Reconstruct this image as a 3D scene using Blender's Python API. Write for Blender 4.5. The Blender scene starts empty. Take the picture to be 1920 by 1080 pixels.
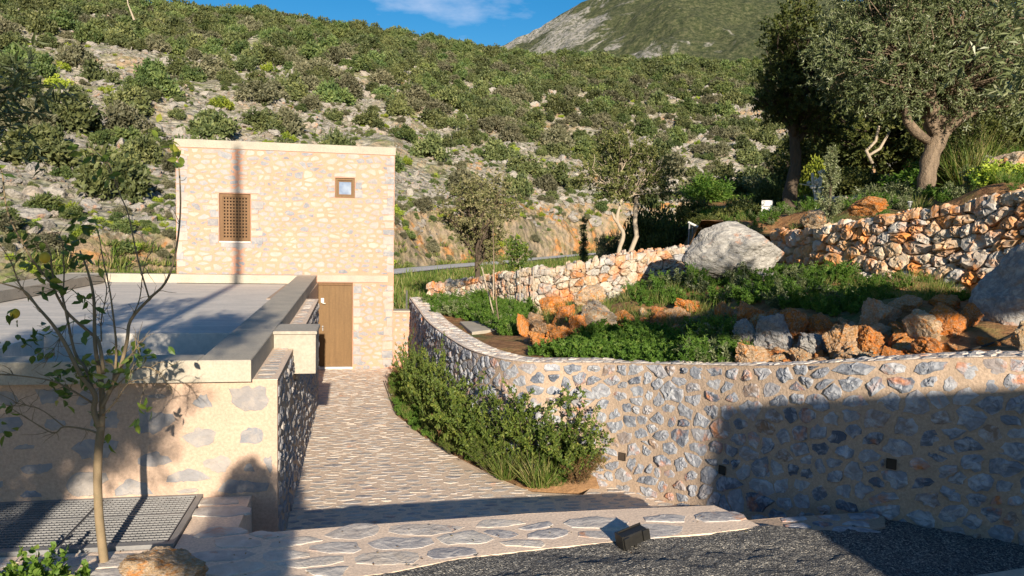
import bpy, math, random
import numpy as np
from mathutils import Vector, Matrix

# ------------------------------------------------------------------ camera, sky, sun
# the eye stands 2.6 m above the gravel; all heights below are written relative to the eye and lifted by EZ
EZ = 2.6
YAW, PITCH, ROLL, FPX = math.radians(10.9), math.radians(4.3), math.radians(1.28), 1450.0
vF = np.array([math.sin(YAW)*math.cos(PITCH), math.cos(YAW)*math.cos(PITCH), -math.sin(PITCH)])
vR0 = np.array([math.cos(YAW), -math.sin(YAW), 0.0]); vU0 = np.cross(vR0, vF)
vR = vR0*math.cos(ROLL)+vU0*math.sin(ROLL); vU = -vR0*math.sin(ROLL)+vU0*math.cos(ROLL)
scene = bpy.context.scene
cam = bpy.data.cameras.new('camera'); cam_ob = bpy.data.objects.new('camera', cam)
scene.collection.objects.link(cam_ob); scene.camera = cam_ob
M = Matrix(((vR[0], vU[0], -vF[0], 0), (vR[1], vU[1], -vF[1], 0), (vR[2], vU[2], -vF[2], EZ), (0, 0, 0, 1)))
cam_ob.matrix_world = M
cam.lens = FPX/1920*36; cam.sensor_width = 36; cam.clip_start = 0.05; cam.clip_end = 12000

SUN_EL, SUN_AZ = math.radians(16.4), math.radians(-1.2)      # azimuth of the light's travel from +Y
world = bpy.data.worlds.new("World"); scene.world = world; world.use_nodes = True
nt = world.node_tree; nt.nodes.clear()
out = nt.nodes.new('ShaderNodeOutputWorld'); bg = nt.nodes.new('ShaderNodeBackground')
sky = nt.nodes.new('ShaderNodeTexSky'); sky.sky_type = 'NISHITA'; sky.sun_disc = False
sky.sun_elevation = SUN_EL; sky.sun_rotation = math.pi+SUN_AZ; sky.air_density = 1.0; sky.dust_density = 0.3; sky.ozone_density = 3.0
tc = nt.nodes.new('ShaderNodeTexCoord'); mp = nt.nodes.new('ShaderNodeMapping'); mp.inputs['Scale'].default_value = (1.6, 1.6, 4.5)
mp.inputs['Location'].default_value = (0.49, 0.1, 0.2)
nz = nt.nodes.new('ShaderNodeTexNoise'); nz.inputs['Scale'].default_value = 3.2; nz.inputs['Detail'].default_value = 7; nz.inputs['Roughness'].default_value = .55
rp = nt.nodes.new('ShaderNodeValToRGB'); rp.color_ramp.elements[0].position = .56; rp.color_ramp.elements[1].position = .88
mx = nt.nodes.new('ShaderNodeMixRGB'); mx.inputs[2].default_value = (6.0, 6.2, 7.2, 1)
L = nt.links.new
L(tc.outputs['Generated'], mp.inputs[0]); L(mp.outputs[0], nz.inputs['Vector']); L(nz.outputs['Fac'], rp.inputs[0])
hs = nt.nodes.new('ShaderNodeHueSaturation'); hs.inputs['Saturation'].default_value = 1.4; hs.inputs['Value'].default_value = .80
L(rp.outputs[0], mx.inputs[0]); L(sky.outputs[0], hs.inputs['Color']); L(hs.outputs[0], mx.inputs[1]); L(mx.outputs[0], bg.inputs[0]); L(bg.outputs[0], out.inputs[0])
bg.inputs[1].default_value = 0.085
sun = bpy.data.lights.new('sun', 'SUN'); sun.energy = 5.0; sun.angle = math.radians(.55); sun.color = (1.0, .865, .69)
sun_ob = bpy.data.objects.new('sun', sun); scene.collection.objects.link(sun_ob)
ld = Vector((math.sin(SUN_AZ)*math.cos(SUN_EL), math.cos(SUN_AZ)*math.cos(SUN_EL), -math.sin(SUN_EL)))
sun_ob.rotation_euler = ld.to_track_quat('-Z', 'Y').to_euler(); sun_ob.location = (5, -20, 20)
scene.view_settings.view_transform = 'Standard'; scene.view_settings.look = 'None'
scene.view_settings.exposure = 0.82; scene.view_settings.gamma = 1
scene.cycles.use_denoising = True
scene.cycles.max_bounces = 6; scene.cycles.transparent_max_bounces = 6

# ------------------------------------------------------------------ measuring helpers (photo sight lines -> world points)
def ray(x, y): return vF+vR*((x-960)/FPX)+vU*((540-y)/FPX)
def pY(x, y, Y): v = ray(x, y); return v*(Y/v[1])
def pZ(x, y, Z): v = ray(x, y); return v*(Z/v[2])
def pD(x, y, D): return ray(x, y)*D
def up(p): return np.array([p[0], p[1], p[2]+EZ])

# ------------------------------------------------------------------ noise and mesh helpers
def _h(ix, iy, iz, s):
    n = (ix*374761393+iy*668265263+iz*2147483647+s*974634777) & 0x7fffffff
    n = ((n ^ (n >> 13))*1274126177) & 0x7fffffff
    n = (n ^ (n >> 16)) & 0x7fffffff
    return n/float(0x7fffffff)
def vnoise(P, s=0):
    P = np.asarray(P, float); I = np.floor(P).astype(np.int64); F = P-I; F = F*F*(3-2*F)
    r = 0
    for a in (0, 1):
        for b in (0, 1):
            for c in (0, 1):
                w = (F[..., 0] if a else 1-F[..., 0])*(F[..., 1] if b else 1-F[..., 1])*(F[..., 2] if c else 1-F[..., 2])
                r = r+w*_h(I[..., 0]+a, I[..., 1]+b, I[..., 2]+c, s)
    return r*2-1
def fbm(P, sc=1., oct=4, s=0, gain=.5):
    P = np.asarray(P, float)*sc; r = 0; a = 1; t = 0
    for k in range(oct):
        r = r+a*vnoise(P, s+k); t += a; a *= gain; P = P*2.03+7.1
    return r/t
def p3(x, y, z=0): return np.stack([x, y, np.zeros_like(x)+z], -1)

def mesh_np(name, V, faces, mats=(), midx=None, smooth=False, attr=None):
    """V (n,3); faces = list of int arrays (m,k)"""
    V = np.asarray(V, dtype=np.float32).reshape(-1, 3)
    faces = [np.asarray(f, dtype=np.int32) for f in faces if len(f)]
    me = bpy.data.meshes.new(name)
    me.vertices.add(len(V)); me.vertices.foreach_set('co', V.ravel())
    tot = np.concatenate([np.full(len(f), f.shape[1], np.int32) for f in faces])
    idx = np.concatenate([f.ravel() for f in faces])
    st = np.concatenate([[0], np.cumsum(tot)[:-1]]).astype(np.int32)
    me.loops.add(len(idx)); me.loops.foreach_set('vertex_index', idx)
    me.polygons.add(len(tot)); me.polygons.foreach_set('loop_start', st); me.polygons.foreach_set('loop_total', tot)
    for m in mats: me.materials.append(m)
    if midx is not None: me.polygons.foreach_set('material_index', np.asarray(midx, np.int32))
    me.polygons.foreach_set('use_smooth', np.full(len(tot), bool(smooth)))
    if attr is not None:
        a = me.attributes.new('rnd', 'FLOAT', 'POINT'); a.data.foreach_set('value', np.asarray(attr, np.float32))
    me.update(calc_edges=True); me.validate()
    return me
def link(name, me, parent=None, loc=None):
    o = bpy.data.objects.new(name, me); scene.collection.objects.link(o)
    if loc is not None: o.location = loc
    if parent is not None: o.parent = parent
    return o
def tag(o, label=None, cat=None, group=None, kind=None):
    if label: o['label'] = label
    if cat: o['category'] = cat
    if group: o['group'] = group
    if kind: o['kind'] = kind
    return o
def thing(name, label, cat, loc=(0, 0, 0), group=None, rz=0):
    o = bpy.data.objects.new(name, None); scene.collection.objects.link(o); o.location = loc; o.rotation_euler = (0, 0, rz)
    o.empty_display_size = .2
    return tag(o, label, cat, group)

class MB:
    """collects parts of one mesh"""
    def __init__(s): s.V = []; s.F = {}; s.n = 0; s.A = []
    def add(s, V, faces, a=.5):
        V = np.asarray(V, float).reshape(-1, 3)
        for f in faces:
            f = np.asarray(f, int)
            if len(f): s.F.setdefault(f.shape[1], []).append(f+s.n)
        s.V.append(V); s.n += len(V); s.A.append(np.zeros(len(V))+a)
        return s
    def box(s, lo, hi, a=.5, bev=0.0):
        x0, y0, z0 = lo; x1, y1, z1 = hi
        if bev <= 0:
            V = [(x0, y0, z0), (x1, y0, z0), (x1, y1, z0), (x0, y1, z0), (x0, y0, z1), (x1, y0, z1), (x1, y1, z1), (x0, y1, z1)]
            s.add(V, [[(0, 3, 2, 1), (4, 5, 6, 7), (0, 1, 5, 4), (1, 2, 6, 5), (2, 3, 7, 6), (3, 0, 4, 7)]], a)
        else:
            s.prism([(x0, y0), (x1, y0), (x1, y1), (x0, y1)], z0, z1, a, bev)
        return s
    def prism(s, poly, z0, z1, a=.5, bev=0.0):
        """ccw polygon in xy, z0/z1 number or list; chamfered top edge"""
        P = np.array(poly, float); n = len(P)
        z0 = np.zeros(n)+np.array(z0); z1 = np.zeros(n)+np.array(z1)
        rings = [np.c_[P, z0]]
        if bev > 0:
            nx = np.roll(P, -1, 0)-P; pv = P-np.roll(P, 1, 0)
            nx /= np.linalg.norm(nx, axis=1)[:, None]+1e-9; pv /= np.linalg.norm(pv, axis=1)[:, None]+1e-9
            inn = np.c_[-nx[:, 1], nx[:, 0]]+np.c_[-pv[:, 1], pv[:, 0]]
            inn /= np.maximum(.3, (np.linalg.norm(inn, axis=1)**2/2))[:, None]
            rings += [np.c_[P, z1-bev], np.c_[P+inn*bev, z1]]
        else: rings += [np.c_[P, z1]]
        V = np.vstack(rings); q = []
        for r in range(len(rings)-1):
            for i in range(n):
                j = (i+1) % n; q.append((r*n+i, r*n+j, (r+1)*n+j, (r+1)*n+i))
        top = np.arange(n)+(len(rings)-1)*n; bot = np.arange(n)[::-1]
        s.add(V, [q, [top], [bot]], a); return s
    def tube(s, pts, rad, seg=8, a=.5, cap=True):
        P = np.array(pts, float); n = len(P); rad = np.zeros(n)+np.array(rad)
        T = np.gradient(P, axis=0); T /= np.linalg.norm(T, axis=1)[:, None]+1e-9
        ref = np.array([0, 0, 1.]) if abs(T[0, 2]) < .9 else np.array([1., 0, 0])
        V = []; u = np.cross(T[0], ref); u /= np.linalg.norm(u)
        an = np.linspace(0, 2*np.pi, seg, endpoint=False)
        for i in range(n):
            u = u-T[i]*np.dot(u, T[i]); u /= np.linalg.norm(u)+1e-9; w = np.cross(T[i], u)
            V.append(P[i]+rad[i]*(np.cos(an)[:, None]*u+np.sin(an)[:, None]*w))
        V = np.vstack(V); q = []
        for i in range(n-1):
            for k in range(seg):
                m = (k+1) % seg; q.append((i*seg+k, i*seg+m, (i+1)*seg+m, (i+1)*seg+k))
        fs = [q]
        if cap: fs += [[list(range(seg))[::-1]], [[(n-1)*seg+k for k in range(seg)]]]
        s.add(V, fs, a); return s
    def mesh(s, name, mats=(), smooth=False):
        F = [np.vstack(v) for k, v in sorted(s.F.items())]
        return mesh_np(name, np.vstack(s.V), F, mats, smooth=smooth, attr=np.concatenate(s.A))
    def build(s, name, mats=(), parent=None, smooth=False, loc=None):
        if not isinstance(mats, (list, tuple)): mats = (mats,)
        return link(name, s.mesh(name, mats, smooth), parent, loc)

def grid_faces(nu, nv):
    i = np.arange(nu-1)[:, None]*nv+np.arange(nv-1)[None, :]
    i = i.ravel(); return np.stack([i, i+nv, i+nv+1, i+1], 1)

def ico(sub):
    t = (1+5**.5)/2
    V = [(-1, t, 0), (1, t, 0), (-1, -t, 0), (1, -t, 0), (0, -1, t), (0, 1, t), (0, -1, -t), (0, 1, -t), (t, 0, -1), (t, 0, 1), (-t, 0, -1), (-t, 0, 1)]
    V = [np.array(v)/np.linalg.norm(v) for v in V]
    F = [(0, 11, 5), (0, 5, 1), (0, 1, 7), (0, 7, 10), (0, 10, 11), (1, 5, 9), (5, 11, 4), (11, 10, 2), (10, 7, 6), (7, 1, 8), (3, 9, 4), (3, 4, 2), (3, 2, 6), (3, 6, 8), (3, 8, 9), (4, 9, 5), (2, 4, 11), (6, 2, 10), (8, 6, 7), (9, 8, 1)]
    for _ in range(sub):
        c = {}; N = []
        def mid(a, b):
            k = (min(a, b), max(a, b))
            if k not in c:
                m = V[a]+V[b]; V.append(m/np.linalg.norm(m)); c[k] = len(V)-1
            return c[k]
        for a, b, d in F:
            x, y, z = mid(a, b), mid(b, d), mid(d, a); N += [(a, x, z), (b, y, x), (d, z, y), (x, y, z)]
        F = N
    return np.array(V), np.array(F)
ICO = {k: ico(k) for k in (1, 2, 3, 4, 5)}

# ------------------------------------------------------------------ materials
def newmat(name):
    m = bpy.data.materials.new(name); m.use_nodes = True
    n = m.node_tree.nodes; b = n['Principled BSDF']; b.inputs['Roughness'].default_value = .9
    if 'Specular IOR Level' in b.inputs: b.inputs['Specular IOR Level'].default_value = .25
    return m, m.node_tree, b
def nd(t, typ, **kw):
    n = t.nodes.new(typ)
    for k, v in kw.items():
        if k in n.inputs: n.inputs[k].default_value = v
        else: setattr(n, k, v)
    return n
def noise(t, sc, det=5, rough=.55, coord='Object', dist=0, stretch=None):
    c = nd(t, 'ShaderNodeTexCoord'); n = nd(t, 'ShaderNodeTexNoise', Scale=sc, Detail=det, Roughness=rough, Distortion=dist)
    if stretch:
        m = nd(t, 'ShaderNodeMapping'); m.inputs['Scale'].default_value = stretch
        t.links.new(c.outputs[coord], m.inputs[0]); t.links.new(m.outputs[0], n.inputs['Vector'])
    else: t.links.new(c.outputs[coord], n.inputs['Vector'])
    return n.outputs['Fac']
def ramp(t, src, stops, interp='LINEAR'):
    r = nd(t, 'ShaderNodeValToRGB'); e = r.color_ramp; e.interpolation = interp
    while len(e.elements) < len(stops): e.elements.new(.5)
    for el, (p, c) in zip(e.elements, stops):
        el.position = p; el.color = (c, c, c, 1) if isinstance(c, (int, float)) else (*c, 1)
    t.links.new(src, r.inputs[0]); return r.outputs[0]
def mix(t, f, a, b, mode='MIX'):
    m = nd(t, 'ShaderNodeMixRGB', blend_type=mode)
    for i, v in ((0, f), (1, a), (2, b)):
        if isinstance(v, (int, float)): m.inputs[i].default_value = v if i == 0 else (v, v, v, 1)
        elif isinstance(v, tuple): m.inputs[i].default_value = (*v, 1)
        else: t.links.new(v, m.inputs[i])
    return m.outputs[0]
def bump(t, b, src, s=.5, d=.02, prev=None):
    n = nd(t, 'ShaderNodeBump', Strength=s, Distance=d); t.links.new(src, n.inputs['Height'])
    if prev is not None: t.links.new(prev, n.inputs['Normal'])
    t.links.new(n.outputs[0], b.inputs['Normal']); return n.outputs[0]
def attr(t, name='rnd'): return nd(t, 'ShaderNodeAttribute', attribute_name=name).outputs['Fac']
def objrand(t): return nd(t, 'ShaderNodeObjectInfo').outputs['Random']

def stone_mat(name, cols, light=(.62, .62, .60), veins=.6, rust=.0, rustc=(.42, .15, .04), bsc=30, bd=.012, rsc=3.0, var=None):
    m, t, b = newmat(name)
    src = attr(t) if var is None else objrand(t)
    base = ramp(t, src, [(i/(len(cols)-1), c) for i, c in enumerate(cols)])
    n1 = noise(t, 9, 7, .65, dist=.6); v = ramp(t, n1, [(.44, 0), (.62, 1)])
    c = mix(t, mul(t, v, veins), base, light)
    n2 = noise(t, 2.6, 4, .6); c = mix(t, ramp(t, n2, [(.35, .35), (.65, 0)]), c, mix(t, 1.0, c, (.45, .45, .5), 'MULTIPLY'))
    if rust > 0:
        n3 = noise(t, rsc, 6, .62, dist=.4); c = mix(t, ramp(t, n3, [(.60-rust*.35, 0), (.74-rust*.35, .9)]), c, mix(t, noise(t, 14, 4), rustc, tuple(min(1, x*1.7) for x in rustc)))
    t.links.new(c, b.inputs['Base Color'])
    p = bump(t, b, noise(t, bsc, 8, .7), .9, bd)
    bump(t, b, noise(t, bsc*.3, 4, .6, dist=.8), .7, bd*2.2, p)
    return m
def mul(t, a, k):
    m = nd(t, 'ShaderNodeMath', operation='MULTIPLY'); t.links.new(a, m.inputs[0]); m.inputs[1].default_value = k; return m.outputs[0]
def plain(name, c1, c2, sc=4, rough=.9, bsc=60, bd=.006, bs=.6, fine=.15, spec=.25, stretch=None, metal=0):
    m, t, b = newmat(name)
    c = mix(t, ramp(t, noise(t, sc, 6, .62, stretch=stretch), [(.3, 0), (.7, 1)]), c1, c2)
    if fine > 0: c = mix(t, fine, c, mix(t, 1.0, c, ramp(t, noise(t, sc*14, 4, .7), [(.3, .35), (.7, 1.6)]), 'MULTIPLY'))
    t.links.new(c, b.inputs['Base Color']); b.inputs['Roughness'].default_value = rough; b.inputs['Metallic'].default_value = metal
    b.inputs['Specular IOR Level'].default_value = spec
    bump(t, b, noise(t, bsc, 6, .65), bs, bd); return m
def leaf_mat(name, cols, trans=.25, rough=.55, var='attr', spec=.3, hue=.0):
    m = bpy.data.materials.new(name); m.use_nodes = True; t = m.node_tree; t.nodes.clear()
    o = nd(t, 'ShaderNodeOutputMaterial'); b = nd(t, 'ShaderNodeBsdfPrincipled'); b.inputs['Roughness'].default_value = rough
    b.inputs['Specular IOR Level'].default_value = spec
    tr = nd(t, 'ShaderNodeBsdfTranslucent'); ms = nd(t, 'ShaderNodeMixShader'); ms.inputs[0].default_value = trans
    c = ramp(t, attr(t), [(i/(len(cols)-1), k) for i, k in enumerate(cols)])
    if hue > 0:
        h = nd(t, 'ShaderNodeHueSaturation'); r = objrand(t)
        mr = nd(t, 'ShaderNodeMapRange'); mr.inputs[3].default_value = .5-hue; mr.inputs[4].default_value = .5+hue
        t.links.new(r, mr.inputs[0]); t.links.new(mr.outputs[0], h.inputs['Hue'])
        m2 = nd(t, 'ShaderNodeMapRange'); m2.inputs[3].default_value = .75; m2.inputs[4].default_value = 1.35
        w = nd(t, 'ShaderNodeTexWhiteNoise', noise_dimensions='1D'); t.links.new(r, w.inputs['W']); t.links.new(w.outputs['Value'], m2.inputs[0]); t.links.new(m2.outputs[0], h.inputs['Value'])
        t.links.new(c, h.inputs['Color']); c = h.outputs[0]
    t.links.new(c, b.inputs['Base Color']); t.links.new(mix(t, 1.0, c, (1.5, 1.6, .7), 'MULTIPLY'), tr.inputs[0])
    t.links.new(b.outputs[0], ms.inputs[1]); t.links.new(tr.outputs[0], ms.inputs[2]); t.links.new(ms.outputs[0], o.inputs[0])
    return m

MT = {}
MT['stone_blue'] = stone_mat('blue_grey_stone', [(.10, .12, .16), (.17, .19, .23), (.25, .27, .31), (.36, .36, .37), (.19, .21, .25), (.32, .33, .36), (.28, .19, .13)], light=(.56, .58, .61), veins=.7, rust=.11)
MT['stone_front'] = stone_mat('smeared_front_stone', [(.28, .29, .32), (.38, .35, .32), (.24, .26, .30), (.34, .32, .31)], light=(.46, .41, .36), veins=.6, bsc=25)
MT['stone_dry2'] = stone_mat('orange_field_stone', [(.52, .47, .40), (.54, .27, .10), (.60, .49, .34), (.48, .46, .43), (.58, .38, .20), (.50, .21, .06), (.60, .53, .42)], light=(.70, .66, .58), veins=.45, rust=.32, rustc=(.50, .20, .05), rsc=3.2)
MT['stone_pave'] = stone_mat('paving_stone', [(.34, .33, .34), (.48, .45, .42), (.56, .52, .46), (.62, .55, .46), (.46, .44, .43), (.58, .50, .41)], light=(.74, .69, .62), veins=.6, rust=.01, bsc=22)
MT['stone_pale'] = stone_mat('pale_facade_stone', [(.48, .40, .33), (.28, .29, .315), (.49, .415, .34), (.37, .365, .365), (.25, .265, .295), (.48, .40, .33), (.33, .335, .35)], light=(.53, .48, .42), veins=.4, bsc=40)
MT['stone_dry'] = stone_mat('field_stone', [(.40, .39, .37), (.52, .46, .36), (.45, .30, .16), (.34, .34, .35), (.50, .38, .24), (.46, .44, .40), (.42, .18, .05), (.38, .36, .33)], light=(.62, .59, .52), veins=.55, rust=.22, rsc=2.2)
MT['rock_orange'] = stone_mat('rust_orange_rock', [(.56, .20, .04), (.62, .27, .06), (.46, .15, .03), (.60, .30, .10)], light=(.70, .58, .43), veins=.5, rust=.34, rustc=(.56, .17, .02), rsc=2.5, bsc=16, bd=.03, var=1)
MT['rock_tan'] = stone_mat('tan_rock', [(.52, .36, .18), (.58, .43, .26), (.54, .28, .10), (.56, .44, .30)], light=(.72, .66, .56), veins=.55, rust=.22, rustc=(.54, .21, .04), rsc=2.8, bsc=16, bd=.03, var=1)
MT['boulder'] = stone_mat('pale_boulder', [(.30, .295, .285), (.37, .345, .30)], light=(.56, .54, .49), veins=.75, rust=.03, rsc=1.4, bsc=6, bd=.06, var=1)
MT['rock_grey'] = stone_mat('grey_limestone', [(.36, .36, .36), (.42, .41, .39), (.33, .34, .36)], light=(.60, .58, .54), veins=.5, rust=.04, bsc=9, bd=.05, var=1)
MT['mortar'] = plain('peach_mortar', (.46, .352, .265), (.38, .29, .215), sc=3, bsc=35, bd=.014, bs=.9, fine=.3)
MT['mortar_front'] = plain('front_render', (.53, .39, .295), (.45, .33, .25), sc=2.5, bsc=30, bd=.012, bs=.8, fine=.3)
MT['mortar_path'] = plain('path_mortar', (.80, .63, .48), (.70, .55, .42), sc=3, bsc=40, bd=.01, fine=.35)
MT['mortar_facade'] = plain('facade_mortar', (.56, .315, .225), (.47, .26, .18), sc=2.2, bsc=35, bd=.01, fine=.2)
MT['concrete'] = plain('cast_concrete', (.44, .395, .32), (.34, .31, .26), sc=2.5, bsc=50, bd=.005, fine=.25)
MT['coping'] = plain('grey_concrete_coping', (.47, .42, .335), (.35, .32, .265), sc=3, bsc=70, bd=.004, fine=.25)
MT['slab'] = plain('roof_screed', (.66, .61, .54), (.47, .45, .41), sc=1.3, bsc=50, bd=.004, fine=.15, stretch=(1, 4, 1))
MT['soil'] = plain('red_soil', (.22, .11, .05), (.15, .085, .045), sc=3, bsc=18, bd=.05, fine=.6)
MT['soil_tan'] = plain('bare_tan_soil', (.34, .20, .10), (.27, .16, .085), sc=2, bsc=30, bd=.03, fine=.4)
MT['wood'] = plain('door_wood', (.18, .103, .038), (.135, .076, .027), sc=2, rough=.6, bsc=20, bd=.002, fine=.2, stretch=(9, 9, .7), spec=.35)
MT['wood_dark'] = plain('window_wood', (.19, .105, .048), (.14, .078, .035), sc=3, rough=.6, bsc=20, bd=.002, fine=.2, stretch=(6, 6, .7))
MT['weep'] = plain('weep_hole_dark', (.075, .055, .04), (.05, .04, .03), fine=0)
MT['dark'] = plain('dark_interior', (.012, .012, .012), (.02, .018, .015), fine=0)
MT['bark'] = plain('olive_bark', (.30, .225, .155), (.12, .09, .065), sc=5, bsc=16, bd=.05, bs=1, fine=.4, stretch=(3, 3, .8))
MT['bark_pale'] = plain('pale_bark', (.46, .39, .30), (.33, .27, .20), sc=6, bsc=22, bd=.02, bs=.8, stretch=(3, 3, .8))
MT['bark_dark'] = plain('dark_bark', (.12, .09, .065), (.07, .055, .04), sc=5, bsc=18, bd=.04, bs=1, stretch=(3, 3, .8))
MT['twig'] = plain('lemon_twig', (.27, .20, .12), (.19, .15, .09), sc=9, bsc=60, bd=.004)
MT['steel'] = plain('galvanised_steel', (.27, .27, .27), (.19, .195, .20), sc=8, rough=.55, metal=.3, bsc=80, bd=.001, spec=.5)
MT['white'] = plain('white_painted', (.75, .74, .70), (.66, .65, .6), sc=4, rough=.7)
MT['black'] = plain('black_housing', (.012, .012, .012), (.022, .021, .018), sc=12, rough=.5, spec=.35, bsc=80, bd=.001)
MT['asphalt'] = plain('road_asphalt', (.52, .50, .48), (.46, .45, .43), sc=.6, bsc=30, bd=.01)
MT['iron'] = plain('dark_iron', (.05, .05, .05), (.08, .08, .08), sc=8, rough=.5, metal=.3)
m, t, b = newmat('window_glass'); b.inputs['Base Color'].default_value = (.35, .45, .6, 1); b.inputs['Roughness'].default_value = .08; b.inputs['Metallic'].default_value = .0; b.inputs['Specular IOR Level'].default_value = .9
t.links.new(ramp(t, noise(t, 2.2, 3), [(.4, (.13, .19, .32)), (.6, (.27, .34, .46))]), b.inputs['Base Color']); MT['glass'] = m
m, t, b = newmat('lemon_skin'); b.inputs['Roughness'].default_value = .45
t.links.new(ramp(t, noise(t, 8, 3), [(.35, (.62, .42, .03)), (.6, (.75, .55, .06))]), b.inputs['Base Color']); bump(t, b, noise(t, 120, 3), .3, .002); MT['lemon'] = m
# gravel: each chip its own tone
m, t, b = newmat('grey_gravel')
c = nd(t, 'ShaderNodeTexCoord'); v = nd(t, 'ShaderNodeTexVoronoi', Scale=85.0); t.links.new(c.outputs['Object'], v.inputs['Vector'])
sep = nd(t, 'ShaderNodeSeparateColor'); t.links.new(v.outputs['Color'], sep.inputs[0])
cc = ramp(t, sep.outputs[0], [(0, (.045, .045, .046)), (.45, (.11, .108, .105)), (.8, (.22, .215, .20)), (.97, (.42, .39, .33))])
t.links.new(cc, b.inputs['Base Color']); iv = nd(t, 'ShaderNodeMath', operation='SUBTRACT'); iv.inputs[0].default_value = 1; t.links.new(v.outputs['Distance'], iv.inputs[1])
p = bump(t, b, iv.outputs[0], 1.0, .014); bump(t, b, noise(t, 9, 4), .6, .05, p); MT['gravel'] = m

MT['lf_olive'] = leaf_mat('olive_leaf', [(.05, .07, .025), (.11, .14, .055), (.20, .23, .11), (.34, .35, .22)], trans=.15, rough=.45, spec=.45)
MT['lf_oak'] = leaf_mat('evergreen_leaf', [(.03, .045, .012), (.06, .08, .02), (.11, .125, .03), (.17, .17, .05)], trans=.2)
MT['lf_twin'] = leaf_mat('olive_green_leaf', [(.05, .065, .02), (.10, .12, .035), (.17, .18, .06), (.24, .235, .09)], trans=.2)
MT['lf_carob'] = leaf_mat('mottled_leaf', [(.06, .075, .025), (.15, .155, .06), (.24, .22, .11), (.33, .29, .16)], trans=.2)
MT['lf_lemon'] = leaf_mat('lemon_leaf', [(.04, .08, .018), (.08, .14, .025), (.17, .23, .035), (.34, .33, .05)], trans=.3, rough=.4, spec=.5)
MT['lf_shrub'] = leaf_mat('hedge_leaf', [(.035, .065, .012), (.08, .125, .022), (.15, .19, .035), (.26, .26, .06)], trans=.25)
MT['lf_rust'] = leaf_mat('dry_red_leaf', [(.12, .07, .035), (.20, .11, .05), (.16, .14, .05), (.26, .17, .08)], trans=.25)
MT['lf_weed'] = leaf_mat('fresh_weed_leaf', [(.04, .095, .014), (.08, .165, .022), (.13, .22, .035), (.23, .28, .07)], trans=.35)
MT['lf_grass'] = leaf_mat('grass_blade', [(.07, .13, .02), (.12, .18, .03), (.20, .22, .06), (.34, .28, .13)], trans=.3)
MT['lf_yellow'] = leaf_mat('yellow_petal', [(.7, .6, .02), (.85, .7, .03)], trans=.3)
MT['hs_dark'] = leaf_mat('dark_maquis_leaf', [(.040, .058, .022), (.078, .098, .036), (.128, .146, .052), (.19, .20, .08)], trans=.12, hue=.012)
MT['hs_grey'] = leaf_mat('grey_maquis_leaf', [(.07, .075, .042), (.115, .115, .066), (.165, .158, .095), (.22, .205, .13)], trans=.15, hue=.006)
MT['hs_green'] = leaf_mat('green_maquis_leaf', [(.042, .075, .024), (.08, .115, .036), (.125, .16, .05), (.18, .21, .07)], trans=.15, hue=.015)
MT['hs_lime'] = leaf_mat('lime_spurge_leaf', [(.12, .18, .02), (.22, .28, .03), (.33, .36, .05)], trans=.2, hue=.01)
MT['scree'] = stone_mat('scree_rock', [(.30, .28, .25), (.38, .35, .30), (.27, .26, .24), (.36, .30, .23)], light=(.48, .45, .40), veins=.5, rust=.05, bsc=2, bd=.2, rsc=.4, var=1)

# ------------------------------------------------------------------ rubble layout: irregular stones in a u,v field
def clip_half(poly, nx, ny, d):
    r = []; n = len(poly)
    for i in range(n):
        a = poly[i]; b = poly[(i+1) % n]; da = a[0]*nx+a[1]*ny-d; db = b[0]*nx+b[1]*ny-d
        if da <= 0: r.append(a)
        if (da < 0 < db) or (db < 0 < da):
            k = da/(da-db); r.append((a[0]+(b[0]-a[0])*k, a[1]+(b[1]-a[1])*k))
    return r
def cells(W, H, cw, ch, seed, jit=.36, drop=.08, holes=(), keep=None):
    rg = random.Random(seed); nu = max(1, round(W/cw)); nv = max(1, round(H/ch)); cw = W/nu; ch = H/nv
    G = {}
    for j in range(nv):
        for i in range(nu):
            if rg.random() < drop: continue
            x = i+.5+(.5 if j % 2 else 0)-.25+rg.uniform(-jit, jit); y = j+.5+rg.uniform(-jit, jit)*.8
            if 0 < x < nu and 0 < y < nv: G.setdefault((int(x), int(y)), []).append((x, y))
            if rg.random() < .10:
                x2 = x+rg.uniform(-.5, .5); y2 = y+rg.uniform(-.5, .5)
                if 0 < x2 < nu and 0 < y2 < nv: G.setdefault((int(x2), int(y2)), []).append((x2, y2))
    out = []
    for (ci, cj), L_ in G.items():
        for p in L_:
            if keep and not keep(p[0]*cw, p[1]*ch): continue
            poly = [(0, 0), (nu, 0), (nu, nv), (0, nv)]
            nb = []
            for a in (-2, -1, 0, 1, 2):
                for b in (-2, -1, 0, 1, 2):
                    for q in G.get((ci+a, cj+b), ()):
                        if q is not p: nb.append(((q[0]-p[0])**2+(q[1]-p[1])**2, q))
            nb.sort(key=lambda k: k[0])
            for _, q in nb[:14]:
                nx, ny = q[0]-p[0], q[1]-p[1]; d = (q[0]**2+q[1]**2-p[0]**2-p[1]**2)/2
                poly = clip_half(poly, nx, ny, d)
                if len(poly) < 3: break
            if len(poly) < 3: continue
            poly = [(u*cw, v*ch) for u, v in poly]
            c = (p[0]*cw, p[1]*ch); bad = False
            for (u0, v0, u1, v1) in holes:
                if u0 < c[0] < u1 and v0 < c[1] < v1: bad = True; break
                us = [q[0] for q in poly]; vs = [q[1] for q in poly]
                if max(us) < u0 or min(us) > u1 or max(vs) < v0 or min(vs) > v1: continue
                opts = [(u0-c[0], (1, 0, u0)), (c[0]-u1, (-1, 0, -u1)), (v0-c[1], (0, 1, v0)), (c[1]-v1, (0, -1, -v1))]
                o = max(opts, key=lambda k: k[0]); poly = clip_half(poly, *o[1])
                if len(poly) < 3: bad = True; break
            if bad: continue
            out.append(poly)
    return out
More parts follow.
